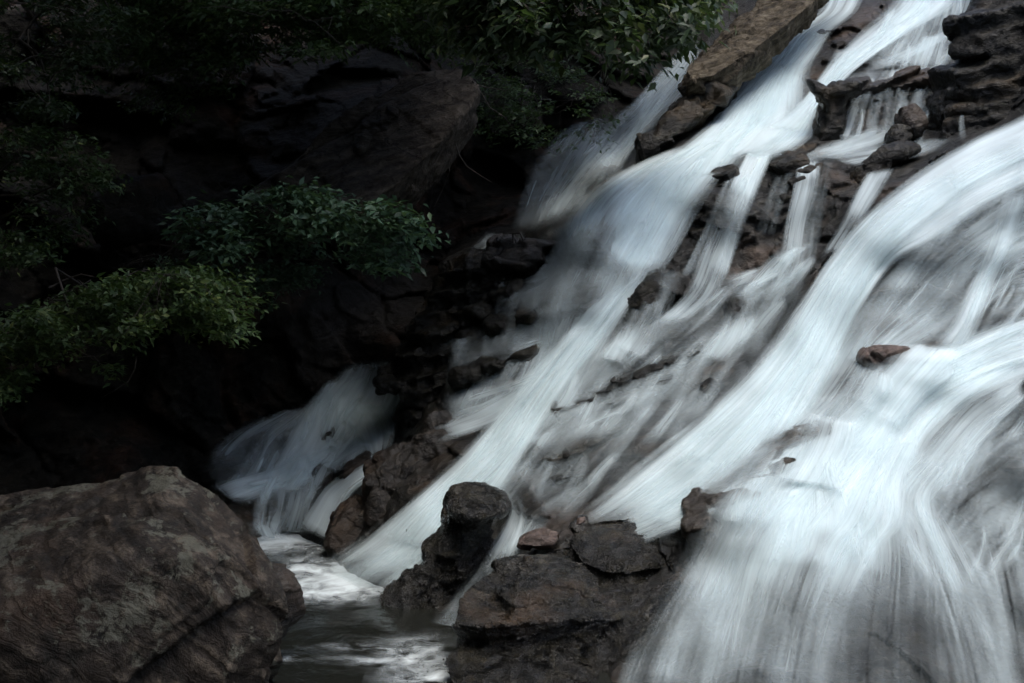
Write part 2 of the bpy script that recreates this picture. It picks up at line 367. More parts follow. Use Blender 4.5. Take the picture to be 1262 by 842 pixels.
# ------------------------------------------------------------------ water
def water_mat():
    m, nt = new_mat('long_exposure_water')
    uv = N(nt, 'ShaderNodeUVMap', uv_map='UVMap').outputs[0]
    sp = N(nt, 'ShaderNodeSeparateXYZ', ins={0: uv})
    x, y = sp.outputs[0], sp.outputs[1]
    wv = N(nt, 'ShaderNodeCombineXYZ', ins={0: math_(nt, 'MULTIPLY', x, .25), 1: math_(nt, 'MULTIPLY', y, .7)})
    wn_ = N(nt, 'ShaderNodeTexNoise', ins={'Vector': wv.outputs[0], 'Scale': 1.0, 'Detail': 2})
    xw = math_(nt, 'ADD', x, math_(nt, 'MULTIPLY', wn_.outputs[0], .5))
    def streak(sx, sy, det, z):
        c = N(nt, 'ShaderNodeCombineXYZ', ins={0: math_(nt, 'MULTIPLY', xw, sx), 1: math_(nt, 'MULTIPLY', y, sy), 2: z})
        return N(nt, 'ShaderNodeTexNoise', ins={'Vector': c.outputs[0], 'Scale': 1.0, 'Detail': det, 'Roughness': .55}).outputs[0]
    n1 = streak(1.0, .45, 3, 0.0)
    n2 = streak(4.2, .62, 3, 7.0)
    n4 = streak(2.1, .8, 2, 21.)
    n3 = streak(.35, .55, 2, 13.)
    s = math_(nt, 'ADD', math_(nt, 'ADD', math_(nt, 'MULTIPLY', n1, .36), math_(nt, 'ADD', math_(nt, 'MULTIPLY', n2, .24), math_(nt, 'MULTIPLY', n4, .2))), math_(nt, 'MULTIPLY', n3, .2))
    s = math_(nt, 'SUBTRACT', s, .5)
    s = math_(nt, 'MULTIPLY', s, 4.4)
    dn = N(nt, 'ShaderNodeAttribute', attribute_name='dens').outputs['Fac']
    k = math_(nt, 'MULTIPLY', math_(nt, 'MULTIPLY', dn, math_(nt, 'SUBTRACT', 1.03, dn)), 4.0)
    a = math_(nt, 'ADD', dn, math_(nt, 'MULTIPLY', s, math_(nt, 'MULTIPLY', k, .5)), clamp=True)
    bp = N(nt, 'ShaderNodeBump', ins={'Height': s, 'Strength': .4, 'Distance': .05})
    col = (.77, .885, .90, 1)
    df = N(nt, 'ShaderNodeBsdfDiffuse', ins={'Color': col, 'Normal': bp.outputs[0]})
    tl = N(nt, 'ShaderNodeBsdfTranslucent', ins={'Color': col})
    mx = N(nt, 'ShaderNodeMixShader', ins={0: .22, 1: df.outputs[0], 2: tl.outputs[0]})
    tr = N(nt, 'ShaderNodeBsdfTransparent')
    fin = N(nt, 'ShaderNodeMixShader', ins={0: a, 1: tr.outputs[0], 2: mx.outputs[0]})
    N(nt, 'ShaderNodeOutputMaterial', ins={0: fin.outputs[0]})
    return m
M_WATER = water_mat()

def crom(P, t):
    P = np.asarray(P, float); n = len(P) - 1
    i = np.clip(t.astype(int), 0, n - 1); f = (t - i)[:, None]
    p0, p1, p2, p3 = P[np.maximum(i - 1, 0)], P[i], P[i + 1], P[np.minimum(i + 2, n)]
    return .5 * ((2 * p1) + (-p0 + p2) * f + (2 * p0 - 5 * p1 + 4 * p2 - p3) * f ** 2 + (-p0 + 3 * p1 - 3 * p2 + p3) * f ** 3)

STREAM = {}
RC = [0]
# where rock stands so high that the water over it is only a film
THINNED = patch((985, 536, 36, 12, -12), (940, 560, 30, 15, -38), (905, 588, 30, 15, -32), (872, 612, 24, 14, -45), (858, 640, 14, 20, 0), (800, 455, 26, 9, -28), (745, 482, 30, 9, -28), (715, 548, 30, 10, -25), (640, 345, 34, 9, -18), (620, 395, 34, 9, -18), (610, 442, 34, 9, -20), (905, 378, 14, 18, 0))
RW = np.random.default_rng(99)
RAG, THIN = .6, 1.0
def sheet(stream, R, uu, vv, off, dens, wpx, Lpx, freq):
    d = depth_w(uu, vv) - off
    P = unproj(uu, vv, d).reshape(-1, 3); M, n = uu.shape
    seed = RW.uniform(0, 500)
    s = np.linspace(0, 1, n); tt = np.linspace(0, 1, M)[:, None]
    uv = np.stack([np.broadcast_to(s[None] * wpx * freq / 14. + seed, uu.shape), np.broadcast_to(tt * Lpx / 1734 * d.mean() * 1.25 + seed * .37, uu.shape)], -1).reshape(-1, 2)
    st = STREAM.setdefault(stream, dict(V=[], Q=[], U=[], D=[], n=0))
    st['V'].append(P); st['U'].append(uv); st['D'].append(dens.ravel()); st['Q'].append(grid_faces(n, M) + st['n']); st['n'] += len(P)
def ribbon(stream, secs, off=.05, soft=.22, fin=.10, fout=.12, freq=1.0, strands=1.0, base=.92):
    """running water on the rock: secs = cross-sections (u,v) left bank, (u,v) right bank, density;
    one soft sheet and a number of narrower loose strands that wander inside it"""
    RC[0] += 1
    A = np.array([(a[0], a[1], b[0], b[1], k) for a, b, k in secs], float)
    mid = np.stack([(A[:, 0] + A[:, 2]) / 2, (A[:, 1] + A[:, 3]) / 2], 1)
    seg = np.hypot(*np.diff(mid, axis=0).T); L = seg.sum(); cum = np.append(0, np.cumsum(seg)) / L
    W = np.hypot(A[:, 0] - A[:, 2], A[:, 1] - A[:, 3]).mean()
    off = off + (RC[0] % 5) * .012
    def build(tv, slo, shi, wpx, mul, o_, sf, fi, fo, fr):
        M = max(10, int(L * (tv[1] - tv[0]) / 4.5))
        tl = np.linspace(tv[0], tv[1], M)
        R = crom(A, np.interp(tl, cum, np.arange(len(A))))
        n = max(5, int(wpx / 6)); s = np.linspace(0, 1, n)
        q = np.linspace(0, 1, M)[:, None]
        sp = (slo[0] * (1 - q) + slo[1] * q) * (1 - s) + (shi[0] * (1 - q) + shi[1] * q) * s
        u = R[:, 0:1] * (1 - sp) + R[:, 2:3] * sp; v = R[:, 1:2] * (1 - sp) + R[:, 3:4] * sp
        e = sstep(0, sf, s) * sstep(0, sf, 1 - s)
        en = sstep(0, max(fi, 1e-3), q) * sstep(0, max(fo, 1e-3), 1 - q)
        k = np.clip(R[:, 4:5], 0, 1) ** 1.55 * THIN
        rag = (.74 + .38 * sstep(.1, 2.0, lookup(TREAD, u, v))) * (1 - RAG * sstep(-.02, .13, lookup(REL, u, v)) * (1 - .8 * sstep(.85, 1., k)))
        rag = rag + (np.maximum(rag, 1) - rag) * .6 * sstep(.8, 1., k)
        rag = rag * (1 - .86 * lookup(THINNED, u, v))
        sheet(stream, R, u, v, o_, np.clip(k * mul, 0, 1) * e[None] * en * rag, wpx, L * (tv[1] - tv[0]), fr)
    build((0, 1), (0, 0), (1, 1), W, base, off, soft, fin, fout, freq)
    ns = int(strands * W * L / 3000)
    for i in range(min(ns, 20)):
        ln = RW.uniform(.25, .7); t0 = RW.uniform(-.05, 1.02 - ln * .8); t1 = min(1, t0 + ln); t0 = max(0, t0)
        if t1 - t0 < .12: continue
        wd = np.clip(RW.uniform(9, 42) / W, .03, .6); s0 = RW.uniform(-.03, 1.03 - wd); dr = RW.normal() * .09
        build((t0, t1), (s0, s0 + dr), (s0 + wd * .7, s0 + dr + wd * 1.25), max(8, wd * W), RW.uniform(.3, .85), off + .03 + RW.uniform(0, .06), .5, .35 if t0 > 0 else fin, .4 if t1 < 1 else fout, RW.uniform(1, 1.8))
def flush():
    for k, s in STREAM.items():
        me = np_mesh(k, np.concatenate(s['V']), np.concatenate(s['Q']), uv=np.concatenate(s['U']), attrs={'dens': np.concatenate(s['D'])})
        o = link(k, me, M_WATER); o['kind'] = 'structure'

T = 'water_top_stream'
# left upper stream
ribbon(T, [((1018,-30),(1075,-30),.9),((1010,12),(1058,12),.95),((966,42),(1024,42),.97),((940,76),(1002,72),.98),((902,116),(990,96),.98),((874,150),(965,140),.99),((828,190),(930,175),1.),((790,225),(905,215),1.)], soft=.2)
ribbon(T, [((1000,30),(1035,30),.5),((960,60),(1015,60),.9),((915,105),(1000,90),.9),((850,170),(995,150),1.),((800,205),(960,190),.95)], off=.08, soft=.3)
# middle upper stream behind the horned rock
ribbon(T, [((1120,-40),(1200,-40),.9),((1095,5),(1180,5),.9),((1058,40),(1125,40),.95),((1024,75),(1075,72),1.),((1004,102),(1042,98),1.),((978,138),(1012,136),.95),((940,165),(1000,170),.95),((880,195),(960,200),.9)], soft=.22)
ribbon(T, [((1030,60),(1062,60),.8),((1008,95),(1035,95),.9),((980,130),(1008,130),1.),((930,160),(990,165),.9)], off=.09, soft=.3)
# thin veil right of it
ribbon(T, [((1110,-30),(1215,-30),.5),((1100,10),(1205,15),.55),((1082,45),(1195,50),.42),((1060,85),(1175,85),.4)], soft=.15, freq=1.3)
ribbon(T, [((1190,15),(1180,45),.5),((1150,42),(1145,62),.7),((1110,62),(1100,82),.6),((1070,80),(1060,95),.5)], soft=.4)
ribbon(T, [((1135,45),(1170,40),.5),((1125,65),(1165,65),.65),((1115,88),(1160,86),.3)], soft=.2)
ribbon(T, [((1020,92),(1190,78),.35),((1010,103),(1185,92),.5),((1008,112),(1170,104),.2)], soft=.1)
# thin drops over the shelf
for x0, x1, w, k in ((1063,1032,16,.75),((1084),1062,13,.6),(1097,1084,10,.55),(1112,1098,12,.45),(1128,1118,14,.35),(1074,1052,6,.6)):
    ribbon(T, [((x0,96),(x0+w,95),k),(((x0*2+x1)/3-3,118),((x0*2+x1)/3+w,118),k),((x1,172),(x1+w*1.3,172),k*.7)], soft=.35, off=.12)
ribbon(T, [((1120,100),(1165,100),.3),((1112,130),(1150,130),.3),((1085,175),(1130,178),.35)], off=.1)
ribbon(T, [((1181,-30),(1186,-30),.6),((1182,60),(1187,60),.5),((1182,120),(1187,120),.45),((1180,175),(1192,175),.35)], off=.3, soft=.4)
# run along the lower shelf
ribbon(T, [((1090,150),(1110,165),.3),((1065,160),(1090,178),.7),((1030,172),(1050,190),.75),((985,186),(1000,200),.6),((955,192),(960,208),.35)], soft=.3)
ribbon(T, [((1110,170),(1180,170),.25),((1060,182),(1150,190),.55),((1000,190),(1060,208),.45)], soft=.3)

Mn = 'water_main_cascade'
# crest and broad fan
ribbon(Mn, [((840,178),(935,168),1.),((775,205),(895,205),1.),((722,240),(860,248),.98),((690,285),(830,300),.88),((668,330),(800,350),.72),((650,385),(770,400),.62),((640,450),(730,465),.55),((600,520),(690,530),.6)], soft=.12)
ribbon(Mn, [((800,195),(900,195),1.),((760,225),(880,225),1.),((745,265),(845,275),.95),((735,310),(815,325),.8),((720,350),(795,370),.6)], off=.09, soft=.25)
ribbon(Mn, [((850,215),(895,210),.7),((825,262),(862,262),.75),((800,310),(838,305),.6),((770,360),(812,345),.5)], off=.07, soft=.25, freq=1.3)
# bright core to the pool
ribbon(Mn, [((770,345),(820,318),.5),((728,372),(800,350),.9),((690,415),(768,392),1.),((640,470),(722,455),1.),((598,525),(680,515),1.),((550,580),(640,575),1.),((490,625),(590,640),1.),((430,672),(535,692),1.),((372,706),(482,732),.8)], off=.08, soft=.22, fin=.1, fout=.14)
ribbon(Mn, [((700,400),(760,385),.7),((655,455),(720,445),1.),((610,510),(680,500),1.),((560,565),(640,560),1.),((500,620),(580,620),1.),((450,665),(535,680),1.)], off=.13, soft=.35)
# left veils over the small ledges
THIN = .85
ribbon(Mn, [((700,262),(760,250),.5),((672,300),(735,300),.6),((640,360),(700,365),.5),((600,420),(690,425),.5),((565,470),(660,480),.5),((545,520),(620,525),.5)], soft=.2, freq=1.2)
ribbon(Mn, [((655,300),(690,285),.3),((620,345),(670,330),.55),((588,400),(650,390),.45),((560,455),(640,450),.45),((545,515),(615,520),.5)], soft=.2, freq=1.2)
for a in (((585,355),(700,330)),((575,400),(740,365)),((560,448),(700,408)),((555,498),(700,445)),((550,515),(640,478))):
    (x0, y0), (x1, y1) = a; n = 4
    ribbon(Mn, [((x0+(x1-x0)*i/n, y0+(y1-y0)*i/n-5-2*math.sin(i*2.3)), (x0+(x1-x0)*i/n-3, y0+(y1-y0)*i/n+13), .2+.45*(i in (1,2,3))) for i in range(n+1)], soft=.4, off=.12, freq=2)
# narrow fall from the small slab
ribbon(Mn, [((597,304),(618,304),.5),((588,322),(606,322),.8),((582,345),(598,348),.7),((566,375),(592,378),.5),((560,400),(588,405),.6),((550,450),(580,455),.45),((546,505),(575,512),.35)], off=.1, soft=.3)
ribbon(Mn, [((594,300),(604,300),.3),((584,340),(594,340),.6),((575,375),(586,375),.7),((562,420),(574,420),.6),((548,480),(562,480),.4)], off=.15, soft=.3)
ribbon(Mn, [((578,375),(592,385),.3),((560,385),(570,405),.6),((535,400),(555,425),.4),((524,420),(548,450),.2)], off=.1, soft=.3)
ribbon(Mn, [((640,470),(670,480),.5),((590,500),(620,520),.8),((545,520),(580,535),.9),((515,530),(540,548),.5)], off=.09, soft=.3)
THIN = .8
# bottom sheet between core and mushroom rock
ribbon(Mn, [((640,540),(700,520),.6),((590,590),(670,570),.75),((560,625),(640,615),.75),((520,665),(585,660),.6)], soft=.3)

Md = 'water_middle_apron'
RAG, THIN = .6, 1.35
# falls over the dark wall
ribbon(Md, [((925,175),(960,178),.9),((905,215),(945,212),.85),((885,260),(925,262),.62),((862,315),(905,318),.5),((840,365),(885,362),.55),((790,410),(850,395),.6)], soft=.2, freq=1.3)
ribbon(Md, [((900,205),(915,205),.4),((880,250),(898,250),.5),((858,300),(876,300),.5),((835,345),(860,340),.35)], soft=.3)
ribbon(Md, [((935,190),(950,190),.8),((915,235),(930,235),.7),((895,290),(912,290),.45),((880,340),(898,345),.4)], off=.1, soft=.3)
ribbon(Md, [((984,196),(1012,194),.9),((978,225),(1010,225),.75),((968,270),(998,275),.6),((958,320),(990,330),.5),((935,365),(975,368),.4)], soft=.25, freq=1.3)
ribbon(Md, [((1005,195),(1030,192),.4),((1000,230),(1022,230),.35),((990,290),(1012,290),.25),((985,330),(1005,330),.2)], soft=.3)
ribbon(Md, [((1068,212),(1105,205),.6),((1052,240),(1088,235),.75),((1035,275),(1065,270),.6),((1010,315),(1040,310),.5)], soft=.3)
ribbon(Md, [((960,205),(985,203),.35),((945,240),(970,240),.25),((930,290),(955,290),.15)], soft=.3, freq=1.4)
# apron streaks
RAG, THIN = .95, .27
ribbon(Md, [((890,330),(985,320),.3),((845,385),(960,385),.6),((790,430),(910,440),.6),((735,480),(860,500),.5),((690,530),(800,560),.55),((650,580),(750,610),.5),((620,620),(700,640),.35)], soft=.2, freq=1.2)
ribbon(Md, [((840,372),(900,362),.5),((790,398),(850,402),.8),((745,430),(800,438),.8),((705,470),(755,480),.7),((665,520),(720,530),.6),((640,570),(690,580),.5)], off=.09, soft=.3)
ribbon(Md, [((955,350),(1005,335),.5),((925,385),(985,385),.65),((890,430),(950,445),.5),((855,480),(905,500),.5),((800,540),(850,560),.55),((745,590),(790,615),.45)], off=.06, soft=.25)
ribbon(Md, [((880,400),(920,395),.4),((860,425),(905,430),.7),((830,455),(875,465),.6),((790,490),(845,500),.4)], off=.1, soft=.3)
ribbon(Md, [((830,440),(870,445),.3),((800,460),(840,475),.65),((765,480),(800,505),.6),((740,510),(770,530),.3)], off=.1, soft=.3)
ribbon(Md, [((770,400),(800,410),.4),((740,430),(770,455),.7),((690,480),(740,500),.75),((650,525),(700,545),.7),((610,580),(660,600),.6)], off=.07, soft=.3)
ribbon(Md, [((935,330),(1010,300),.5),((915,352),(1000,335),.7),((900,372),(980,372),.5)], off=.1, soft=.3)

# many small runs slipping from step to step over the apron
def runs(stream, poly, n, ang, lens, wids, dens, seed, off=.1):
    rr = np.random.default_rng(seed); q = np.array(poly, float); k = 0
    while k < n:
        p = q.min(0) + rr.uniform(size=2) * (q.max(0) - q.min(0))
        if not inside(p[0], p[1], poly): continue
        k += 1
        a = math.radians(ang + rr.normal() * 9); L = rr.uniform(*lens); w = rr.uniform(*wids); dn = rr.uniform(*dens); bend = rr.uniform(-.75, .25)
        secs = []
        for i in range(5):
            t = i / 4; aa = a + bend * (t - .5) * -1.6
            x = p[0] - math.cos(a) * L * (t - .5) + math.sin(a) * bend * L * .5 * (t - .5) ** 2 * 2; y = p[1] + math.sin(a) * L * (t - .5) - abs(bend) * L * .5 * (.25 - (t - .5) ** 2)
            ww = w * (.55 + .75 * t)
            secs.append(((x - math.sin(aa) * ww / 2, y - math.cos(aa) * ww / 2), (x + math.sin(aa) * ww / 2, y + math.cos(aa) * ww / 2), dn * (1 - .35 * t)))
        ribbon(stream, secs, off=off + rr.uniform(0, .08), soft=.45, fin=.22, fout=.55, freq=rr.uniform(1, 1.7), strands=.0, base=1.0)
def inside(x, y, poly):
    c = False
    for (x1, y1), (x2, y2) in zip(poly, poly[1:] + poly[:1]):
        if (y1 > y) != (y2 > y) and x < (x2 - x1) * (y - y1) / (y2 - y1) + x1: c = not c
    return c
RAG, THIN = .7, 1.0
APRON = [(905,335),(990,330),(960,400),(905,470),(850,530),(770,600),(700,640),(640,610),(640,560),(700,490),(770,420),(840,380)]
runs(Md, APRON, 40, 50, (45, 120), (14, 34), (.35, .8), 301)
runs(Md, APRON, 10, 46, (90, 190), (12, 22), (.3, .6), 302, .14)
runs(Md, [(1000,290),(985,350),(900,390),(850,380),(900,345),(960,320)], 12, 40, (40, 90), (8, 20), (.5, .9), 303)
runs(Md, [(560,400),(600,345),(690,300),(700,420),(640,470),(560,510)], 22, 72, (45, 100), (8, 22), (.35, .75), 304)
Rt = 'water_right_stream'
RAG, THIN = .6, 1.0
runs(Rt, [(1262,215),(1262,400),(1170,415),(1075,420),(1110,340),(1180,260)], 18, 60, (80, 170), (6, 20), (.35, .75), 305)
runs('water_lower_right', [(1262,500),(1262,700),(1180,690),(1140,620),(1180,560)], 22, 62, (50, 120), (8, 24), (.35, .75), 306)
runs('water_top_stream', [(1075,30),(1175,30),(1170,85),(1065,85)], 14, 62, (40, 80), (7, 18), (.4, .8), 309, .12)
runs('water_top_stream', [(1050,105),(1180,100),(1160,165),(1040,165)], 16, 80, (45, 75), (5, 14), (.4, .75), 310, .15)
runs('water_far_cascade', [(430,470),(495,480),(480,560),(400,600),(350,640),(320,620),(300,560),(350,520)], 34, 62, (25, 65), (7, 20), (.5, .95), 308, .2)
RAG, THIN = .6, 1.0
ribbon(Rt, [((1330,95),(1330,205),1.),((1262,140),(1262,235),1.),((1195,172),(1205,265),1.),((1125,215),(1150,300),1.),((1065,265),(1100,330),1.),((1020,320),(1065,380),1.),((985,375),(1035,440),1.),((940,435),(1000,505),1.),((880,495),(950,565),1.),((800,560),(890,625),1.),((735,612),(830,655),.9),((700,640),(760,680),.4)], soft=.16, off=.06, fin=.01)
ribbon(Rt, [((1180,200),(1200,240),1.),((1110,240),(1130,290),1.),((1055,290),(1085,335),1.),((1005,350),(1045,400),1.),((960,420),(1010,460),1.),((900,490),(960,540),1.),((830,560),(900,600),1.)], off=.12, soft=.35)
ribbon(Rt, [((1330,170),(1330,330),.8),((1262,190),(1280,330),.7),((1190,235),(1262,340),.62),((1130,280),(1225,370),.48),((1085,335),(1180,410),.36),((1040,400),(1110,450),.55),((1000,460),(1060,520),.6),((950,520),(1020,580),.7)], soft=.2, freq=1.2, fin=.01)
ribbon(Rt, [((1340,200),(1340,420),.6),((1262,215),(1262,400),.48),((1200,260),(1250,410),.36),((1150,320),(1215,430),.25),((1090,390),(1180,440),.35)], soft=.18, freq=1.3, off=.08, fin=.01)
ribbon(Rt, [((1240,230),(1275,240),.8),((1215,300),(1250,310),.8),((1195,350),(1225,360),.75),((1170,400),(1205,410),.8),((1140,430),(1190,440),.7)], off=.12, soft=.35)
ribbon(Rt, [((1130,290),(1165,300),.7),((1095,340),(1130,350),.6),((1065,390),(1095,400),.5),((1035,440),(1070,450),.5)], off=.1, soft=.35)
ribbon(Rt, [((1000,490),(1060,470),.4),((940,530),(1010,530),.75),((870,570),(950,580),.9),((810,610),(880,625),.9),((760,632),(830,650),.7)], off=.1, soft=.35)

Lw = 'water_lower_right'
ribbon(Lw, [((1340,370),(1340,470),1.),((1262,385),(1262,475),1.),((1180,415),(1195,505),1.),((1110,440),(1150,550),1.),((1060,490),(1130,595),1.),((1020,550),(1100,630),1.),((975,600),(1070,655),1.)], soft=.2, off=.06, fin=.01)
ribbon(Lw, [((1180,425),(1180,470),1.),((1115,450),(1130,520),1.),((1070,500),(1100,570),1.),((1030,560),(1075,610),.9)], off=.13, soft=.4)
ribbon(Lw, [((1090,440),(1130,440),.5),((1060,475),(1110,480),.8),((1010,525),(1065,530),.9),((975,570),(1030,590),.9),((945,600),(1000,625),.9)], off=.1, soft=.3)
ribbon(Lw, [((985,520),(1030,520),.3),((950,545),(1000,550),.55),((915,580),(970,590),.5),((880,610),(940,620),.5)], off=.06, soft=.3, freq=1.4)
ribbon(Lw, [((1330,470),(1330,640),.45),((1262,470),(1270,640),.35),((1200,505),(1250,660),.4),((1150,550),(1215,680),.4),((1115,600),(1190,700),.45)], soft=.2, freq=1.2, off=.06, fin=.01)
ribbon(Lw, [((1262,450),(1262,510),.6),((1195,480),(1215,560),.7),((1140,540),(1175,610),.75),((1100,600),(1140,650),.75)], off=.1, soft=.35)
ribbon(Lw, [((1262,500),(1330,560),.4),((1225,570),(1290,620),.3),((1190,650),(1262,700),.35)], off=.12, soft=.3)
# near fall
RAG, THIN = .5, 1.0
ribbon(Lw, [((1010,520),(1100,510),.4),((950,560),(1050,555),.8),((905,600),(1030,600),.95),((875,645),(1010,650),.9),((842,710),(975,720),.55),((820,770),(945,790),.42),((795,850),(925,870),.34),((780,960),(910,970),.4)], soft=.2, off=.08, fout=.01)
ribbon(Lw, [((1060,520),(1150,530),.6),((1000,575),(1130,585),.95),((930,625),(1130,645),1.),((900,665),(1100,685),.8),((880,740),(1060,770),.45),((860,842),(1040,860),.32),((850,960),(1030,970),.4)], soft=.2, off=.14, fout=.01)
ribbon(Lw, [((1100,545),(1200,560),.5),((1050,595),(1160,610),.8),((1025,640),(1170,655),.85),((1010,690),(1190,705),.5),((985,760),(1200,775),.22),((970,842),(1210,860),.18),((960,960),(1220,970),.25)], soft=.2, off=.1, fout=.01)
ribbon(Lw, [((1080,610),(1170,620),.5),((1100,660),(1200,670),.7),((1130,740),(1235,740),.42),((1150,842),(1275,842),.3),((1150,960),(1290,960),.4)], soft=.35, off=.16, fout=.01)
ribbon(Lw, [((1150,640),(1300,600),.35),((1180,720),(1320,700),.36),((1195,842),(1350,842),.26),((1200,960),(1350,960),.4)], soft=.3, off=.1, fout=.01)
ribbon(Lw, [((880,610),(960,600),.6),((850,650),(950,650),.6),((835,690),(915,700),.4),((790,760),(870,775),.34),((750,850),(840,860),.36),((740,960),(830,960),.3)], soft=.35, off=.22, fout=.01)
ribbon(Lw, [((940,600),(1060,600),.9),((905,640),(1090,650),.9),((885,690),(1080,705),.35)], soft=.4, off=.2)

RAG, THIN = .6, .8
Bk = 'water_back_gully'
ribbon(Bk, [((850,45),(880,62),.6),((815,85),(850,110),.6),((775,130),(815,150),.62),((740,160),(785,180),.66),((700,200),(755,215),.6),((672,240),(720,255),.6),((648,275),(700,295),.55)], soft=.3, off=.1)
ribbon(Bk, [((840,70),(862,78),.66),((800,110),(822,128),.66),((765,165),(785,180),.66),((735,190),(770,205),.6),((700,225),(760,245),.4),((680,265),(725,280),.4)], soft=.3, off=.15)
ribbon(Bk, [((705,152),(755,140),.4),((680,170),(745,170),.6),((655,205),(720,210),.55),((640,245),(690,250),.5),((628,285),(670,288),.4)], soft=.25, off=.12)
ribbon(Bk, [((720,265),(750,262),.4),((695,275),(730,285),.62),((665,285),(700,300),.6)], soft=.35, off=.1)
ribbon(Bk, [((640,292),(600,285),.3),((620,305),(585,300),.6),((600,318),(570,312),.6),((585,326),(560,322),.3)], soft=.3, off=.1)
ribbon(Bk, [((770,250),(740,242),.3),((735,275),(715,262),.6),((705,292),(690,278),.6),((670,298),(655,290),.4)], soft=.3, off=.15)

RAG, THIN = .75, 1.5
Fl = 'water_far_cascade'
ribbon(Fl, [((425,448),(500,440),.35),((400,475),(505,475),.62),((365,505),(495,512),.6),((340,540),(480,545),.6),((330,580),(465,585),.5)], soft=.2, off=.1)
ribbon(Fl, [((400,470),(470,455),.5),((375,500),(440,505),.75),((350,540),(420,545),.75),((325,580),(400,585),.75),((300,610),(380,605),.5)], soft=.25, off=.16)
ribbon(Fl, [((345,505),(400,500),.3),((290,530),(350,545),.45),((258,560),(330,585),.5),((255,590),(310,615),.5)], soft=.25, off=.12)
ribbon(Fl, [((400,545),(470,545),.4),((330,575),(400,590),.65),((275,590),(340,610),.75),((255,600),(300,625),.5)], soft=.3, off=.15)
ribbon(Fl, [((320,600),(360,600),.5),((312,625),(355,630),.6),((310,655),(345,660),.5)], soft=.25, off=.2)
ribbon(Fl, [((355,600),(395,595),.4),((350,625),(385,630),.6),((335,655),(380,660),.5)], soft=.25, off=.18)
ribbon(Fl, [((480,555),(470,590),.8),((440,575),(440,605),.95),((405,595),(425,625),1.),((385,620),(415,645),1.),((365,650),(405,668),.9)], soft=.28, off=.22)
ribbon(Fl, [((395,505),(470,490),.5),((430,535),(490,520),.6),((450,565),(480,560),.4)], soft=.3, off=.12)

THIN = 1.0
Sd = 'water_side_spout'
ribbon(Sd, [((620,600),(640,610),.5),((628,628),(650,630),.8),((615,655),(650,650),.95),((598,685),(640,680),.7),((585,705),(628,712),.4)], soft=.3, off=.25)
ribbon(Sd, [((650,630),(680,640),.4),((632,655),(668,660),.55),((610,685),(650,690),.4)], soft=.3, off=.2)
ribbon(Sd, [((590,695),(620,705),.3),((565,725),(600,740),.35),((540,755),(570,785),.4),((515,775),(550,805),.4)], soft=.3, off=.25)
So = 'water_over_stones'
THIN = 1.0
ribbon('water_main_cascade', [((455,650),(530,680),.6),((420,672),(505,702),.8),((385,692),(480,722),.8),((355,704),(450,736),.4)], off=.3, soft=.45, fin=.3, fout=.4, strands=.5)
ribbon('water_main_cascade', [((410,690),(470,700),.5),((390,702),(460,722),.7),((370,712),(440,736),.4)], off=.22, soft=.5, fin=.3, fout=.4, strands=0)
ribbon(So, [((1112,420),(1200,430),.9),((1092,440),(1170,462),.95),((1072,465),(1140,495),.95),((1050,500),(1110,530),.8)], off=.3, soft=.35, strands=.6)
ribbon(So, [((1060,446),(1110,446),.2),((1052,465),(1100,470),.7),((1035,490),(1080,500),.6)], off=.24, soft=.4, strands=.6)
ribbon(So, [((905,352),(940,352),.3),((898,375),(935,380),.5),((880,410),(925,415),.6),((860,440),(900,450),.5)], off=.2, soft=.4)
ribbon(So, [((812,330),(845,335),.5),((795,365),(830,375),.35),((775,400),(815,412),.6),((750,430),(795,445),.7)], off=.3, soft=.4)
ribbon(So, [((765,395),(790,398),.2),((755,412),(785,418),.7),((735,440),(770,450),.7)], off=.25, soft=.4)
RAG = 0
ribbon(So, [((945,525),(1030,512),.3),((915,555),(1005,545),.5),((885,598),(985,595),.5),((862,640),(960,650),.55)], off=.26, soft=.3, strands=2)
ribbon(So, [((985,505),(1070,520),.7),((965,545),(1065,555),.85),((940,590),(1040,605),.9)], off=.24, soft=.4)
ribbon('water_far_cascade', [((300,640),(350,645),.5),((305,655),(360,662),.8),((310,664),(370,672),.5)], off=.35, soft=.5, fin=.3, fout=.4, strands=0)
flush()

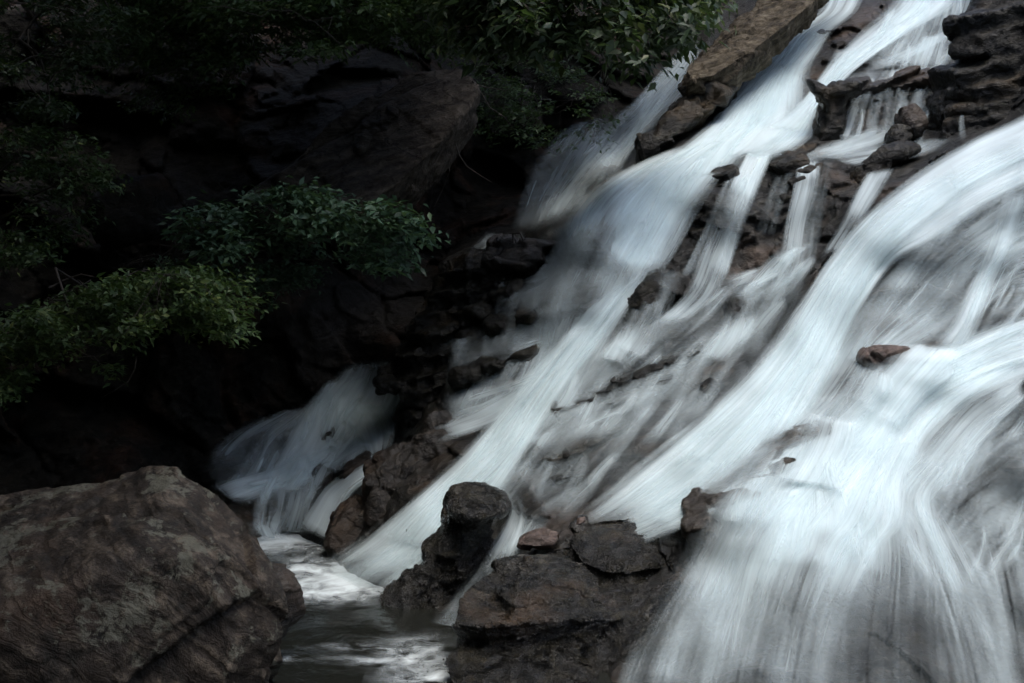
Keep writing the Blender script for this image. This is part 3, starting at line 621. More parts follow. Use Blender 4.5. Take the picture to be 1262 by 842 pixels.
# ------------------------------------------------------------------ pool
def pool_mats():
    m, nt = new_mat('dark_pool_water')
    co = N(nt, 'ShaderNodeNewGeometry').outputs['Position']
    sc = N(nt, 'ShaderNodeVectorMath', operation='MULTIPLY', ins={0: co, 1: (1.0, .55, 1)})
    n = N(nt, 'ShaderNodeTexNoise', ins={'Vector': sc.outputs[0], 'Scale': 2.4, 'Detail': 4, 'Roughness': .5, 'Distortion': .4})
    bp = N(nt, 'ShaderNodeBump', ins={'Height': n.outputs[0], 'Strength': .5, 'Distance': .12})
    b = N(nt, 'ShaderNodeBsdfPrincipled', ins={'Base Color': (.013, .014, .011, 1), 'Roughness': .2, 'IOR': 1.33, 'Normal': bp.outputs[0]})
    N(nt, 'ShaderNodeOutputMaterial', ins={0: b.outputs[0]})
    f, nt = new_mat('pool_foam')
    uv = N(nt, 'ShaderNodeNewGeometry').outputs['Position']
    sc = N(nt, 'ShaderNodeVectorMath', operation='MULTIPLY', ins={0: uv, 1: (.9, .55, 1)})
    a1 = N(nt, 'ShaderNodeTexNoise', ins={'Vector': sc.outputs[0], 'Scale': 5.0, 'Detail': 8, 'Roughness': .6, 'Distortion': .5})
    dn = N(nt, 'ShaderNodeAttribute', attribute_name='dens').outputs['Fac']
    k = math_(nt, 'MULTIPLY', math_(nt, 'MULTIPLY', dn, math_(nt, 'SUBTRACT', 1.05, dn)), 4)
    a = math_(nt, 'ADD', dn, math_(nt, 'MULTIPLY', math_(nt, 'MULTIPLY', math_(nt, 'SUBTRACT', a1.outputs[0], .5), 2.4), k), clamp=True)
    df = N(nt, 'ShaderNodeBsdfDiffuse', ins={'Color': (.72, .79, .79, 1)})
    fin = N(nt, 'ShaderNodeMixShader', ins={0: a, 1: N(nt, 'ShaderNodeBsdfTransparent').outputs[0], 2: df.outputs[0]})
    N(nt, 'ShaderNodeOutputMaterial', ins={0: fin.outputs[0]})
    return m, f
M_POOL, M_FOAM = pool_mats()
xs = np.linspace(-9, 9, 220); ys = np.linspace(1, 21, 220)
PX, PY = np.meshgrid(xs, ys)
pts = np.stack([PX, PY, np.zeros_like(PX)], -1).reshape(-1, 3)
pts[:, 2] = fbm(pts * np.array([1.3, .9, 1]), 3, 50) * .035
o = link('pool', np_mesh('pool', pts, grid_faces(220, 220)[:, ::-1]), M_POOL); o['kind'] = 'structure'
def foam_at(u, v, ru, rv, k):     # pixel of the pool surface, radius in metres
    d = CAMZ * F / (v - CY); x = (u - CX) / F * d
    return k * np.exp(-((PX - x) / ru) ** 2 - ((PY - d) / rv) ** 2)
fo = (foam_at(425, 708, .6, .9, .72) + foam_at(470, 713, .4, .7, .5) + foam_at(400, 724, .6, .6, .35) + foam_at(385, 735, .35, .35, .35) + foam_at(350, 665, .45, .8, .8) + foam_at(330, 668, .3, .6, .5) + foam_at(395, 668, .3, .8, .6)
      + foam_at(510, 805, .25, .5, .38) + foam_at(470, 815, .35, .12, .3) + foam_at(525, 835, .22, .3, .5) + foam_at(440, 800, .3, .1, .2) + foam_at(330, 815, .2, .1, .3)
      + foam_at(365, 700, .2, .5, .4))
fp = pts.copy(); fp[:, 2] += .012
fo = np.clip(fo, 0, 1).ravel()
q = grid_faces(220, 220)[:, ::-1]; q = q[fo[q].max(1) > .015]
used = np.unique(q); rem = np.zeros(len(fp), np.int64); rem[used] = np.arange(len(used))
o = link('water_foam', np_mesh('water_foam', fp[used], rem[q], attrs={'dens': fo[used]}), M_FOAM); o['kind'] = 'structure'

# ------------------------------------------------------------------ rocks
def blob(poly, d, tf, tb=None, lean=0.0, box=.7, center=None):
    """closed lump whose outline seen from the front is the given one, tf metres deep in front and tb behind"""
    tb = tb or tf
    p = np.array(poly, float)
    c = np.array(center, float) if center else np.array([(p[:, 0].min() + p[:, 0].max()) / 2, (p[:, 1].min() + p[:, 1].max()) / 2])
    if isinstance(d, tuple): d = float(depth_w(c[0], c[1])) + tf - d[0]      # stands proud of the bed by so much
    nt_, nf = 72, 33
    th = np.linspace(0, 2 * np.pi, nt_, endpoint=False)
    R = np.zeros(nt_)
    a, b = p, np.roll(p, -1, 0)
    for i, t in enumerate(th):
        dr = np.array([math.cos(t), math.sin(t)])
        e = b - a; w = a - c
        den = dr[0] * e[:, 1] - dr[1] * e[:, 0]; den = np.where(abs(den) < 1e-9, 1e-9, den)
        s = (w[:, 0] * e[:, 1] - w[:, 1] * e[:, 0]) / den
        q_ = (w[:, 0] * dr[1] - w[:, 1] * dr[0]) / den
        ok = (s > 0) & (q_ >= -1e-6) & (q_ <= 1 + 1e-6)
        R[i] = s[ok].max() if ok.any() else 1
    ph = np.linspace(-np.pi / 2, np.pi / 2, nf)[1:-1]
    V = []
    C0 = at(c[0], c[1], d)
    def P(t, i, f):
        r = R[i] * abs(math.cos(f)) ** box
        x = r * math.cos(t) / F * d; z = -r * math.sin(t) / F * d
        y = (tf if f < 0 else tb) * math.copysign(abs(math.sin(f)) ** .85, f)
        return (C0[0] + x, C0[1] + y + lean * z, C0[2] + z)
    for f in ph:
        V += [P(t, i, f) for i, t in enumerate(th)]
    V = [(C0[0], C0[1] - tf, C0[2])] + V + [(C0[0], C0[1] + tb, C0[2])]
    Fc = []
    for r in range(len(ph) - 1):
        for i in range(nt_):
            j = (i + 1) % nt_
            Fc.append((1 + r * nt_ + i, 1 + r * nt_ + j, 1 + (r + 1) * nt_ + j, 1 + (r + 1) * nt_ + i))
    for i in range(nt_):
        j = (i + 1) % nt_; l = 1 + (len(ph) - 1) * nt_
        Fc.append((0, 1 + j, 1 + i)); Fc.append((len(V) - 1, l + i, l + j))
    return V, Fc

def rock(name, label, blobs, mat, voxel=.03, amp=1.0, cell=1.6, seed=1, bed=(.3, -.3, .9), bedscale=5., bedamp=.05, cuts=0, cat='rock', group=None, smoothf=.06):
    V, Fc = [], []
    for b in blobs:
        v, f = b; o_ = len(V); V += v; Fc += [tuple(i + o_ for i in q_) for q_ in f]
    me = bpy.data.meshes.new(name); me.from_pydata(V, [], Fc); me.update()
    tmp = bpy.data.objects.new('tmp', me); COL.objects.link(tmp)
    md = tmp.modifiers.new('r', 'REMESH'); md.mode = 'VOXEL'; md.voxel_size = voxel
    md2 = tmp.modifiers.new('s', 'SMOOTH'); md2.iterations = 1; md2.factor = .5
    ev = tmp.evaluated_get(bpy.context.evaluated_depsgraph_get())
    m2 = bpy.data.meshes.new_from_object(ev)
    bpy.data.objects.remove(tmp); bpy.data.meshes.remove(me)
    n = len(m2.vertices); P = np.zeros(n * 3, np.float32); m2.vertices.foreach_get('co', P); P = P.reshape(-1, 3).astype(float)
    Nn = np.zeros(n * 3, np.float32); m2.vertices.foreach_get('normal', Nn); Nn = Nn.reshape(-1, 3).astype(float)
    rr = np.random.default_rng(seed); c = P.mean(0); ext = P - c
    for _ in range(cuts):                                    # knock flat faces off the lump
        dn = rr.normal(size=3); dn /= np.linalg.norm(dn)
        h = ext @ dn; lim = np.quantile(h, rr.uniform(.84, .965))
        over = np.maximum(h - lim, 0) * .93
        ext = ext - over[:, None] * dn
    P = c + ext
    size = (P.max(0) - P.min(0)).mean()
    Q = P / size
    b1, e1 = blocks(Q * cell + seed, seed); b2, e2 = blocks(Q * cell * 2.7 + seed, seed + 3)
    dsp = b1 * .09 + b2 * .035 - .010 * np.exp(-(e1 / .03) ** 2) + fbm(Q * 2.2, 6, seed, .5) * .045
    P = P + Nn * (dsp * size * amp + strata(P, bed, bedscale, seed) * bedamp)[:, None]
    P = P + Nn * (fbm(P * 9, 4, seed + 9) * .012)[:, None]
    m2.vertices.foreach_set('co', P.astype(np.float32).ravel()); m2.name = name; m2.materials.clear(); m2.update()
    o = link(name, m2, mat)
    o.data.name = name
    return tag(o, label, cat, group)

def prism(top, drop):
    """closed block: a top face given as world corners and the vector down to its underside"""
    t = [np.array(p) for p in top]; k = len(t); V = [tuple(p) for p in t] + [tuple(p + np.array(drop)) for p in t]
    return V, [tuple(range(k)), tuple(range(2 * k - 1, k - 1, -1))] + [(i, i + k, (i + 1) % k + k, (i + 1) % k) for i in range(k)]
def slabs(items, seed, back=.0):
    """irregular flat beds: (u, v, distance, half width m, half depth m, thickness m)"""
    rr = np.random.default_rng(seed); out = []
    for (u, v, d, w, dp, th) in items:
        c = at(u, v, d); k = 8; an = np.sort(np.linspace(0, 2 * np.pi, k, endpoint=False) + rr.uniform(-.3, .3, k)); r = rr.uniform(.72, 1.12, k)
        top = [c + np.array([w * r[i] * math.cos(an[i]), dp * r[i] * math.sin(an[i]), 0]) for i in range(k)]
        for p in top: p[2] += (p[0] - c[0]) * .32 + (p[1] - c[1]) * .22           # the beds dip down to the left and towards us
        out.append(prism(top, (rr.uniform(-.05, .12), rr.uniform(.0, .15), -th)))
    return out

# foreground
LP = lambda u, v, pr, w, dp, th: (u, v, float(depth_w(u, v)) - pr - .12 + dp * .55, w, dp, th)
def hull(pts):
    bm = bmesh.new()
    for p in pts: bm.verts.new(at(*p))
    bmesh.ops.convex_hull(bm, input=bm.verts)
    bm.verts.ensure_lookup_table(); bm.verts.index_update()
    V = [tuple(v.co) for v in bm.verts]; Fc = [tuple(v.index for v in f.verts) for f in bm.faces]; bm.free()
    return V, Fc
rock('boulder', 'huge angular brown boulder patched with pale lichen at lower left of the pool',
     [hull([(-250,650,10.8),(-60,640,10.7),(0,614,10.7),(60,596,10.7),(130,581,10.6),(188,569,10.5),(218,572,10.3),(256,600,10.2),(298,648,10.0),(334,690,9.9),(358,738,9.8),(364,790,9.7),(340,850,9.6),
            (-250,800,8.6),(0,762,8.7),(90,716,8.9),(165,668,9.2),(235,690,9.25),(285,760,9.3),(300,810,9.3),(-200,980,9.0),(0,1000,9.0),(200,1000,9.0),(280,930,9.3),
            (-250,720,12.3),(100,660,12.2),(250,700,11.8),(-250,1000,12.2),(250,980,11.8),(330,900,10.4)])],
     M_BOULDER, voxel=.024, cell=2.0, seed=11, amp=.3, bed=(.75, .1, .65), bedscale=3.2, bedamp=.04)
rock('boulder', 'small dark wet boulder wedged against the right side of the huge lichened boulder',
     [blob([(325,690),(345,695),(362,715),(371,735),(368,752),(345,775),(310,790),(300,720)], 11.0, .35, .35, lean=.1)], M_BROWN, voxel=.02, seed=12, cuts=3)
rock('mushroom_rock', 'dark rock pillar with a flat rounded cap standing between two streams',
     [blob([(551,618),(556,606),(572,600),(596,598),(614,603),(625,612),(629,622),(622,630),(608,634),(590,642),(565,636),(553,628)], 13.6, .42, .4, lean=.9, box=.6),
      blob([(552,628),(600,634),(612,640),(600,665),(585,700),(560,740),(530,765),(495,748),(502,725),(500,705),(516,690),(520,668),(540,660),(548,645)], 13.8, .45, .5, lean=.25, box=.6, center=(552,695)),
      blob([(500,705),(540,690),(570,720),(560,780),(520,790),(480,765),(470,745)], 13.6, .4, .4, center=(525,740))],
     M_WET, voxel=.02, seed=21, cell=2.2, amp=.7, bed=(.1, -.35, .95), bedscale=7, bedamp=.05)
rock('layered_rock', 'big dark layered rock with sharp ledges at bottom centre of the pool edge',
     [prism([at(572,728,11.2), at(600,705,11.6), at(650,684,12.0), at(700,664,12.3), at(760,660,12.3), at(812,668,12.1), at(836,690,11.6), at(830,740,11.1), at(760,765,10.75), at(680,762,10.6), at(600,772,10.5), at(560,768,10.7)], (.02, .28, -.42)),
      prism([at(698,662,12.0), at(710,643,12.3), at(738,636,12.5), at(790,634,12.6), at(828,642,12.4), at(842,664,12.0), at(820,690,11.6), at(760,700,11.45), at(712,685,11.7)], (.0, .1, -.45)),
      prism([at(606,722,11.15), at(650,706,11.45), at(700,702,11.5), at(725,725,11.2), at(700,742,10.95), at(630,745,10.9)], (.0, .1, -.2)),
      blob([(570,770),(640,740),(760,740),(840,700),(850,780),(860,860),(840,960),(600,960),(568,860),(575,800)], 11.35, .75, .8, lean=.1, box=.5, center=(710,830)),
      prism([at(546,812,10.35), at(570,790,10.75), at(640,782,10.8), at(700,792,10.7), at(745,820,10.5), at(735,860,10.1), at(650,870,9.95), at(565,858,10.0)], (.05, .22, -.5)),
      prism([at(760,700,11.75), at(800,692,11.9), at(845,700,11.8), at(860,760,11.2), at(845,820,10.7), at(790,830,10.6), at(755,770,11.0)], (.0, .3, -.8))],
     M_WET, voxel=.018, seed=22, cell=2.6, amp=.42, bed=(-.1, -.5, .86), bedscale=9, bedamp=.06)
rock('rock', 'dark pointed rock at the foot of the far left cascade beside the pool',
     [blob([(401,668),(408,640),(420,622),(436,613),(445,622),(470,618),(478,640),(470,668),(440,690),(410,685)], 16.6, .5, .6, lean=.4)], M_BROWN, voxel=.03, seed=23, cuts=4)
rock('ledge_rock', 'brown cracked ledge with a trickle of water between the far cascade and main cascade',
     [blob([(465,562),(480,552),(505,540),(540,520),(575,514),(605,508),(612,520),(598,560),(570,600),(530,625),(490,640),(462,640),(463,600)], 16.9, .5, .9, lean=.5, box=.6, center=(530,575)),
      blob([(462,570),(490,556),(520,560),(520,610),(480,660),(455,650),(458,610)], 16.5, .4, .6, lean=.3, box=.6)],
     M_BROWN, voxel=.03, seed=24, cell=2.4, bedscale=5, bedamp=.12, cuts=3)
rock('rock_outcrop', 'dark jagged layered outcrop jutting left over the far left cascade',
     slabs([(575,318,19.6,.42,.8,.16),(590,345,19.2,.5,.7,.14),(560,345,19.5,.45,.8,.2),(580,370,19.0,.55,.7,.12),(545,370,19.4,.5,.8,.2),(560,392,19.0,.6,.8,.16),(530,395,19.3,.45,.8,.2),(550,418,18.9,.62,.8,.14),
            (520,420,19.1,.5,.8,.2),(540,440,18.8,.65,.8,.16),(515,446,18.9,.5,.8,.14),(505,452,18.8,.5,.6,.12),(500,463,18.8,.4,.6,.12),(530,462,18.7,.55,.8,.2),(535,490,18.7,.4,.8,.3),(525,520,18.9,.42,.7,.4),(600,320,19.3,.4,.6,.2)], 71)
     + [blob([(600,318),(612,340),(592,380),(567,420),(556,470),(550,525),(515,520),(510,480),(510,430),(530,390),(550,340),(575,318)], 19.5, .45, 1.4, lean=.3, box=.5, center=(555,415))],
     M_ROCK, voxel=.03, seed=25, cell=2.5, amp=.35, bed=(.3, -.2, .93), bedscale=11, bedamp=.05)
rock('slab', 'low brown slab on the crest of the jagged outcrop beside the narrow fall',
     [blob([(604,298),(614,292),(645,292),(668,293),(692,300),(694,308),(672,314),(640,312),(608,310)], 19.1, .5, .7, lean=.3, box=.5),
      blob([(596,322),(610,308),(650,302),(672,310),(676,325),(650,335),(605,335)], 18.9, .5, .6, lean=.2, box=.5)],
     M_BROWN, voxel=.028, seed=26, amp=.8, bedscale=6, bedamp=.08)
rock('rock_slab', 'long tilted pale brown slab leaning over the back gully at the top',
     [prism([at(846,100,20.6), at(845,80,21.2), at(876,56,21.7), at(918,12,22.5), at(962,-30,23.3), at(1040,-70,23.4), at(1000,5,21.9), at(930,60,21.0), at(880,92,20.6)], (.08, .45, -.3))],
     M_SLAB, voxel=.03, seed=27, cell=2.6, amp=.35, bed=(.62, .3, .72), bedscale=6, bedamp=.07)
rock('rock', 'dark sloping rock below the tilted slab left of the main cascade crest',
     [blob([(760,205),(775,185),(800,160),(835,125),(850,108),(905,90),(925,80),(905,115),(870,150),(830,185),(790,208),(765,216)], 20.9, .5, 1.2, lean=.6, box=.6, center=(840,150))], M_ROCK, voxel=.04, seed=28, cell=2.2, cuts=3)
rock('rock', 'narrow dark rib of rock curving down beside the back gully fall',
     [blob([(702,262),(720,245),(745,225),(770,212),(765,225),(745,245),(725,262),(705,275),(690,280)], 20.6, .35, .9, lean=.5, box=.6, center=(730,245))], M_ROCK, voxel=.035, seed=29)
rock('horned_rock', 'dark rock with a pointed horn standing in the spray of the upper falls',
     [blob([(1012,112),(1025,102),(1048,99),(1063,104),(1060,118),(1040,126),(1018,130),(1008,122)], 19.5, .4, .5, box=.5),
      blob([(1012,118),(1045,112),(1042,140),(1036,175),(1020,188),(1000,190),(1005,160),(1010,140)], 19.5, .35, .5, box=.6, center=(1022,150)),
      blob([(993,97),(1008,101),(1024,110),(1022,130),(1010,127),(999,114)], 19.25, .13, .2, box=.85)],
     M_ROCK, voxel=.018, seed=30, amp=.35, cell=2.4)
rock('rock', 'brown rounded rock in the spray right of the thin drops',
     [blob([(1106,152),(1112,136),(1124,129),(1136,138),(1138,160),(1130,178),(1108,176)], 19.0, .3, .4, lean=.3)], M_BROWN, voxel=.025, seed=32)
rock('rock', 'small dark rock at the foot of the brown rounded rock',
     [blob([(1094,165),(1104,156),(1116,158),(1122,172),(1110,182),(1095,178)], 18.8, .2, .3, lean=.3)], M_ROCK, voxel=.022, seed=33)
rock('rock', 'tall dark round-topped rock behind the single thin strand of falling water',
     [blob([(1146,170),(1145,125),(1152,110),(1165,105),(1176,112),(1180,130),(1182,178),(1150,182)], 19.4, .4, .5, lean=.2)], M_ROCK, voxel=.03, seed=34)
rock('rock', 'dark wet ledge curving over the drop beneath the upper shelf',
     [blob([(1040,225),(1050,205),(1075,192),(1110,180),(1135,178),(1130,190),(1105,200),(1090,215),(1060,235),(1048,245)], 18.2, .35, .6, lean=.5, center=(1080,205))], M_ROCK, voxel=.03, seed=35)
rock('rock', 'jagged dark lip of rock dividing the crest of the main cascade',
     slabs([(884,212,18.75,.22,.4,.12),(878,226,18.6,.2,.4,.14),(872,242,18.45,.2,.4,.14),(866,260,18.3,.17,.4,.16),(860,280,18.15,.15,.35,.2)], 75), M_ROCK, voxel=.022, seed=36, amp=.4, bedscale=12, bedamp=.04)
rock('shelf_rock', 'grey flat-topped shelf rock with a ragged dark face between two falls at upper centre',
     slabs([(978,186,18.95,.42,.55,.14),(968,196,18.7,.34,.5,.14),(985,206,18.6,.28,.5,.2),(972,218,18.5,.3,.5,.2),(964,234,18.35,.25,.4,.22)], 76), M_ROCK, voxel=.022, seed=37, amp=.4, bedscale=10, bedamp=.04)
rock('rock', 'dark jagged boulder splitting the main cascade in the middle',
     [blob([(764,395),(768,375),(785,358),(800,340),(812,334),(824,340),(828,355),(815,375),(800,392),(780,408),(768,410)], (.26,), .4, .5, lean=.5, center=(797,372))], M_ROCK, voxel=.024, seed=38, cuts=4)
rock('ledge_rock', 'long broken dark ledge crossing the middle apron, its steps combed by water',
     slabs([LP(700,497,.10,.22,.25,.12), LP(722,488,.12,.22,.25,.14), LP(748,476,.12,.25,.25,.14), LP(775,462,.13,.25,.25,.15), LP(800,450,.12,.24,.25,.14), LP(828,440,.12,.25,.25,.14), LP(850,432,.1,.2,.25,.12), LP(760,492,.06,.2,.2,.2), LP(815,468,.06,.2,.2,.2)], 81), M_ROCK, voxel=.018, seed=61, amp=.5, bedscale=14, bedamp=.03)
rock('ledge_rock', 'short dark ledge in the lower half of the middle apron above the pink wet rock',
     slabs([LP(690,560,.09,.2,.2,.12), LP(712,552,.1,.2,.2,.12), LP(735,540,.1,.2,.2,.12), LP(758,528,.09,.18,.2,.12), LP(700,582,.05,.2,.2,.15)], 82), M_ROCK, voxel=.016, seed=62, amp=.5, bedscale=14, bedamp=.03)
rock('ledge_rock', 'dark stepped ledge under the thin veil left of the main cascade',
     slabs([LP(600,362,.1,.3,.3,.12), LP(630,352,.1,.3,.3,.12), LP(660,342,.1,.25,.3,.12), LP(590,402,.1,.3,.3,.12), LP(622,392,.1,.3,.3,.14), LP(655,380,.1,.26,.3,.12), LP(585,450,.1,.3,.3,.13), LP(615,440,.1,.3,.3,.13), LP(645,428,.1,.25,.3,.12)], 83), M_ROCK, voxel=.022, seed=63, amp=.5, bedscale=12, bedamp=.03)
rock('rock', 'rounded dark boulder with water sliding over it on the middle apron',
     [blob([(890,395),(890,372),(900,362),(915,360),(926,370),(928,392),(920,408),(898,408)], (.16,), .3, .4, lean=.4)], M_ROCK, voxel=.024, seed=39)
rock('rock', 'flat pinkish brown rock poking out of white water at the right',
     [blob([(1062,442),(1070,433),(1088,429),(1115,433),(1135,445),(1120,462),(1085,455),(1065,448)], (.17,), .3, .5, lean=.3)], M_PINK, voxel=.016, seed=40)
rock('rock_ridge', 'long tan wet ridge of rock half veiled by water above the near fall',
     slabs([LP(1000,531,0.11,.22,.25,.2), LP(982,534,0.14,.24,.25,.2), LP(958,544,0.17,.22,.25,.2), LP(940,560,0.17,.2,.25,.22), LP(920,578,0.17,.2,.25,.22), LP(900,591,0.19,.2,.25,.22), LP(880,603,0.21,.18,.25,.22), LP(866,618,0.22,.16,.25,.25), LP(858,640,0.22,.13,.22,.3), LP(905,612,0.13,.2,.2,.2), LP(950,575,0.13,.2,.2,.2)], 84),
     M_TAN, voxel=.016, seed=41, cell=2.6, amp=.25, bedscale=12, bedamp=.025)
rock('rock', 'small dark rock poking out of the middle apron left of the right stream',
     [blob([(856,492),(862,476),(876,468),(888,472),(884,486),(870,498)], (.12,), .2, .3, lean=.4)], M_ROCK, voxel=.018, seed=43)
rock('rock', 'pink wet rock behind the big layered rock beside the spout',
     [blob([(636,668),(650,660),(672,657),(690,661),(684,670),(660,674),(640,672)], 12.9, .2, .3, lean=.8)], M_PINK, voxel=.016, seed=44)
rock('rock', 'orange-pink chip of rock on the left tip of the layered rock crest',
     [blob([(708,648),(710,638),(722,636),(726,642),(718,648)], 11.9, .06, .08)], M_PINK, voxel=.01, seed=45)
rock('rock', 'small round brown rock parting the far left cascade near its foot',
     [blob([(382,600),(386,580),(398,572),(410,580),(412,600),(398,610)], (.16,), .25, .3, lean=.3)], M_BROWN, voxel=.025, seed=46)
rock('rock', 'reddish brown rock ridge showing through the far left cascade',
     [blob([(386,560),(396,536),(408,528),(416,535),(410,555),(398,568)], (.08,), .3, .4, lean=.3)], M_BROWN, voxel=.028, seed=47)
rock('rock', 'brown rock under the right strands of the far left cascade',
     [blob([(420,590),(425,572),(450,560),(468,565),(466,585),(440,592)], (.12,), .25, .4, lean=.3)], M_BROWN, voxel=.028, seed=48)
rock('cliff_slab', 'large dim grey slab leaning out of the dark wooded cliff above the shrubs',
     [prism([at(335,215,20.0), at(400,150,20.7), at(450,118,21.1), at(505,88,21.5), at(562,80,21.7), at(590,108,21.2), at(562,150,20.6), at(522,198,20.0), at(484,230,19.6), at(452,252,19.35), at(405,250,19.5), at(360,242,19.8)], (-.1, .9, -.55)),
      prism([at(300,230,20.0), at(350,200,20.4), at(400,190,20.5), at(420,240,19.8), at(370,262,19.6), at(310,262,19.7)], (0, .8, -.5))],
     M_CLIFFPALE, voxel=.045, seed=49, cell=1.7, amp=.3, bed=(-.5, -.2, .85), bedscale=2.2, bedamp=.12)
rock('rock', 'square brown block in the dark cliff left of the leafy maple spray',
     [blob([(112,250),(145,222),(190,215),(215,240),(205,285),(170,305),(125,300)], 19.4, .5, .8, lean=.4, box=.5)], M_CLIFF, voxel=.05, seed=50, cuts=4)
rock('rock', 'dark layered wet cliff block at the right edge beyond the upper falls',
     slabs([(1230 + 9 * (k % 3), 5 + 21 * k, 19.4 - .12 * k, .75 + .12 * (k % 2), .9, .3) for k in range(9)], 72)
     + slabs([(1350 + 9 * (k % 3), -20 + 24 * k, 18.6 - .12 * k, 1.1, 1.2, .35) for k in range(9)], 73)
     + [blob([(1205,165),(1198,110),(1210,60),(1200,5),(1230,-40),(1320,-60),(1440,0),(1440,160),(1320,200),(1240,180)], 19.3, .6, 1.6, lean=.2, box=.45, center=(1310,70))],
     M_ROCK, voxel=.04, seed=51, cell=2.2, amp=.3, bed=(.35, -.2, .92), bedscale=7, bedamp=.07)
rock('ledge_rock', 'thin grey rock shelf above the thin drops beside the horned rock',
     slabs([(1085,98,20.3,.6,.5,.13),(1130,94,20.4,.55,.5,.14),(1160,90,20.5,.4,.5,.16),(1050,100,20.2,.35,.4,.12)], 74), M_BROWN, voxel=.028, seed=52, amp=.3, bedscale=10, bedamp=.04)

# ------------------------------------------------------------------ trees and shrubs
def leaf_mat(name, c1, c2, c3):
    m, nt = new_mat(name)
    t = N(nt, 'ShaderNodeAttribute', attribute_name='tint').outputs['Fac']
    col = ramp(nt, t, [(0, c1), (.6, c2), (1, c3)])
    b = N(nt, 'ShaderNodeBsdfPrincipled', ins={'Base Color': col, 'Roughness': .48, 'Specular IOR Level': .35})
    tl = N(nt, 'ShaderNodeBsdfTranslucent', ins={'Color': mixc(nt, .5, col, (.09, .16, .02))})
    mx = N(nt, 'ShaderNodeMixShader', ins={0: .28, 1: b.outputs[0], 2: tl.outputs[0]})
    N(nt, 'ShaderNodeOutputMaterial', ins={0: mx.outputs[0]})
    return m
M_LEAF = leaf_mat('leaf_green', (.026, .048, .018), (.058, .10, .034), (.13, .16, .045))
M_LEAFB = leaf_mat('leaf_blue_green', (.020, .044, .028), (.050, .100, .060), (.10, .16, .08))
M_LEAFY = leaf_mat('leaf_yellow_green', (.013, .025, .013), (.032, .054, .025), (.09, .10, .04))
def bark_mat():
    m, nt = new_mat('bark')
    co = N(nt, 'ShaderNodeNewGeometry').outputs['Position']
    n = N(nt, 'ShaderNodeTexNoise', ins={'Vector': co, 'Scale': 14, 'Detail': 5})
    col = ramp(nt, n.outputs[0], [(.35, (.018, .014, .011)), (.65, (.06, .048, .038))])
    bp = N(nt, 'ShaderNodeBump', ins={'Height': n.outputs[0], 'Strength': .8, 'Distance': .03})
    b = N(nt, 'ShaderNodeBsdfPrincipled', ins={'Base Color': col, 'Roughness': .8, 'Normal': bp.outputs[0]})
    N(nt, 'ShaderNodeOutputMaterial', ins={0: b.outputs[0]})
    return m
M_BARK = bark_mat()

def tubes(paths):
    """list of (points, r0, r1) -> one mesh of tapered tubes"""
    V, Q, n0 = [], [], 0
    for pts, r0, r1 in paths:
        pts = np.array(pts, float); k = len(pts)
        tg = np.gradient(pts, axis=0); tg /= np.linalg.norm(tg, axis=1)[:, None] + 1e-9
        up = np.array([.13, .21, .97]); a = np.cross(tg, up); a /= np.linalg.norm(a, axis=1)[:, None] + 1e-9; b = np.cross(tg, a)
        r = np.linspace(r0, r1, k)[:, None, None]
        th = np.linspace(0, 2 * np.pi, 6, endpoint=False)
        ring = pts[:, None] + r * (a[:, None] * np.cos(th)[None, :, None] + b[:, None] * np.sin(th)[None, :, None])
        V.append(ring.reshape(-1, 3))
        for i in range(k - 1):
            for j in range(6):
                j2 = (j + 1) % 6
                Q.append((n0 + i * 6 + j, n0 + i * 6 + j2, n0 + (i + 1) * 6 + j2, n0 + (i + 1) * 6 + j))
        n0 += k * 6
    return np.concatenate(V), np.array(Q)

def bent(a, b, sag, rr, n=8, wig=.06):
    a, b = np.array(a, float), np.array(b, float); t = np.linspace(0, 1, n)[:, None]
    L = np.linalg.norm(b - a)
    p = a * (1 - t) + b * t + np.array([0, 0, 1]) * (sag * L * 4 * t * (1 - t))
    return p + rr.normal(size=(n, 3)) * wig * L / n * np.minimum(t, 1 - t) * 4

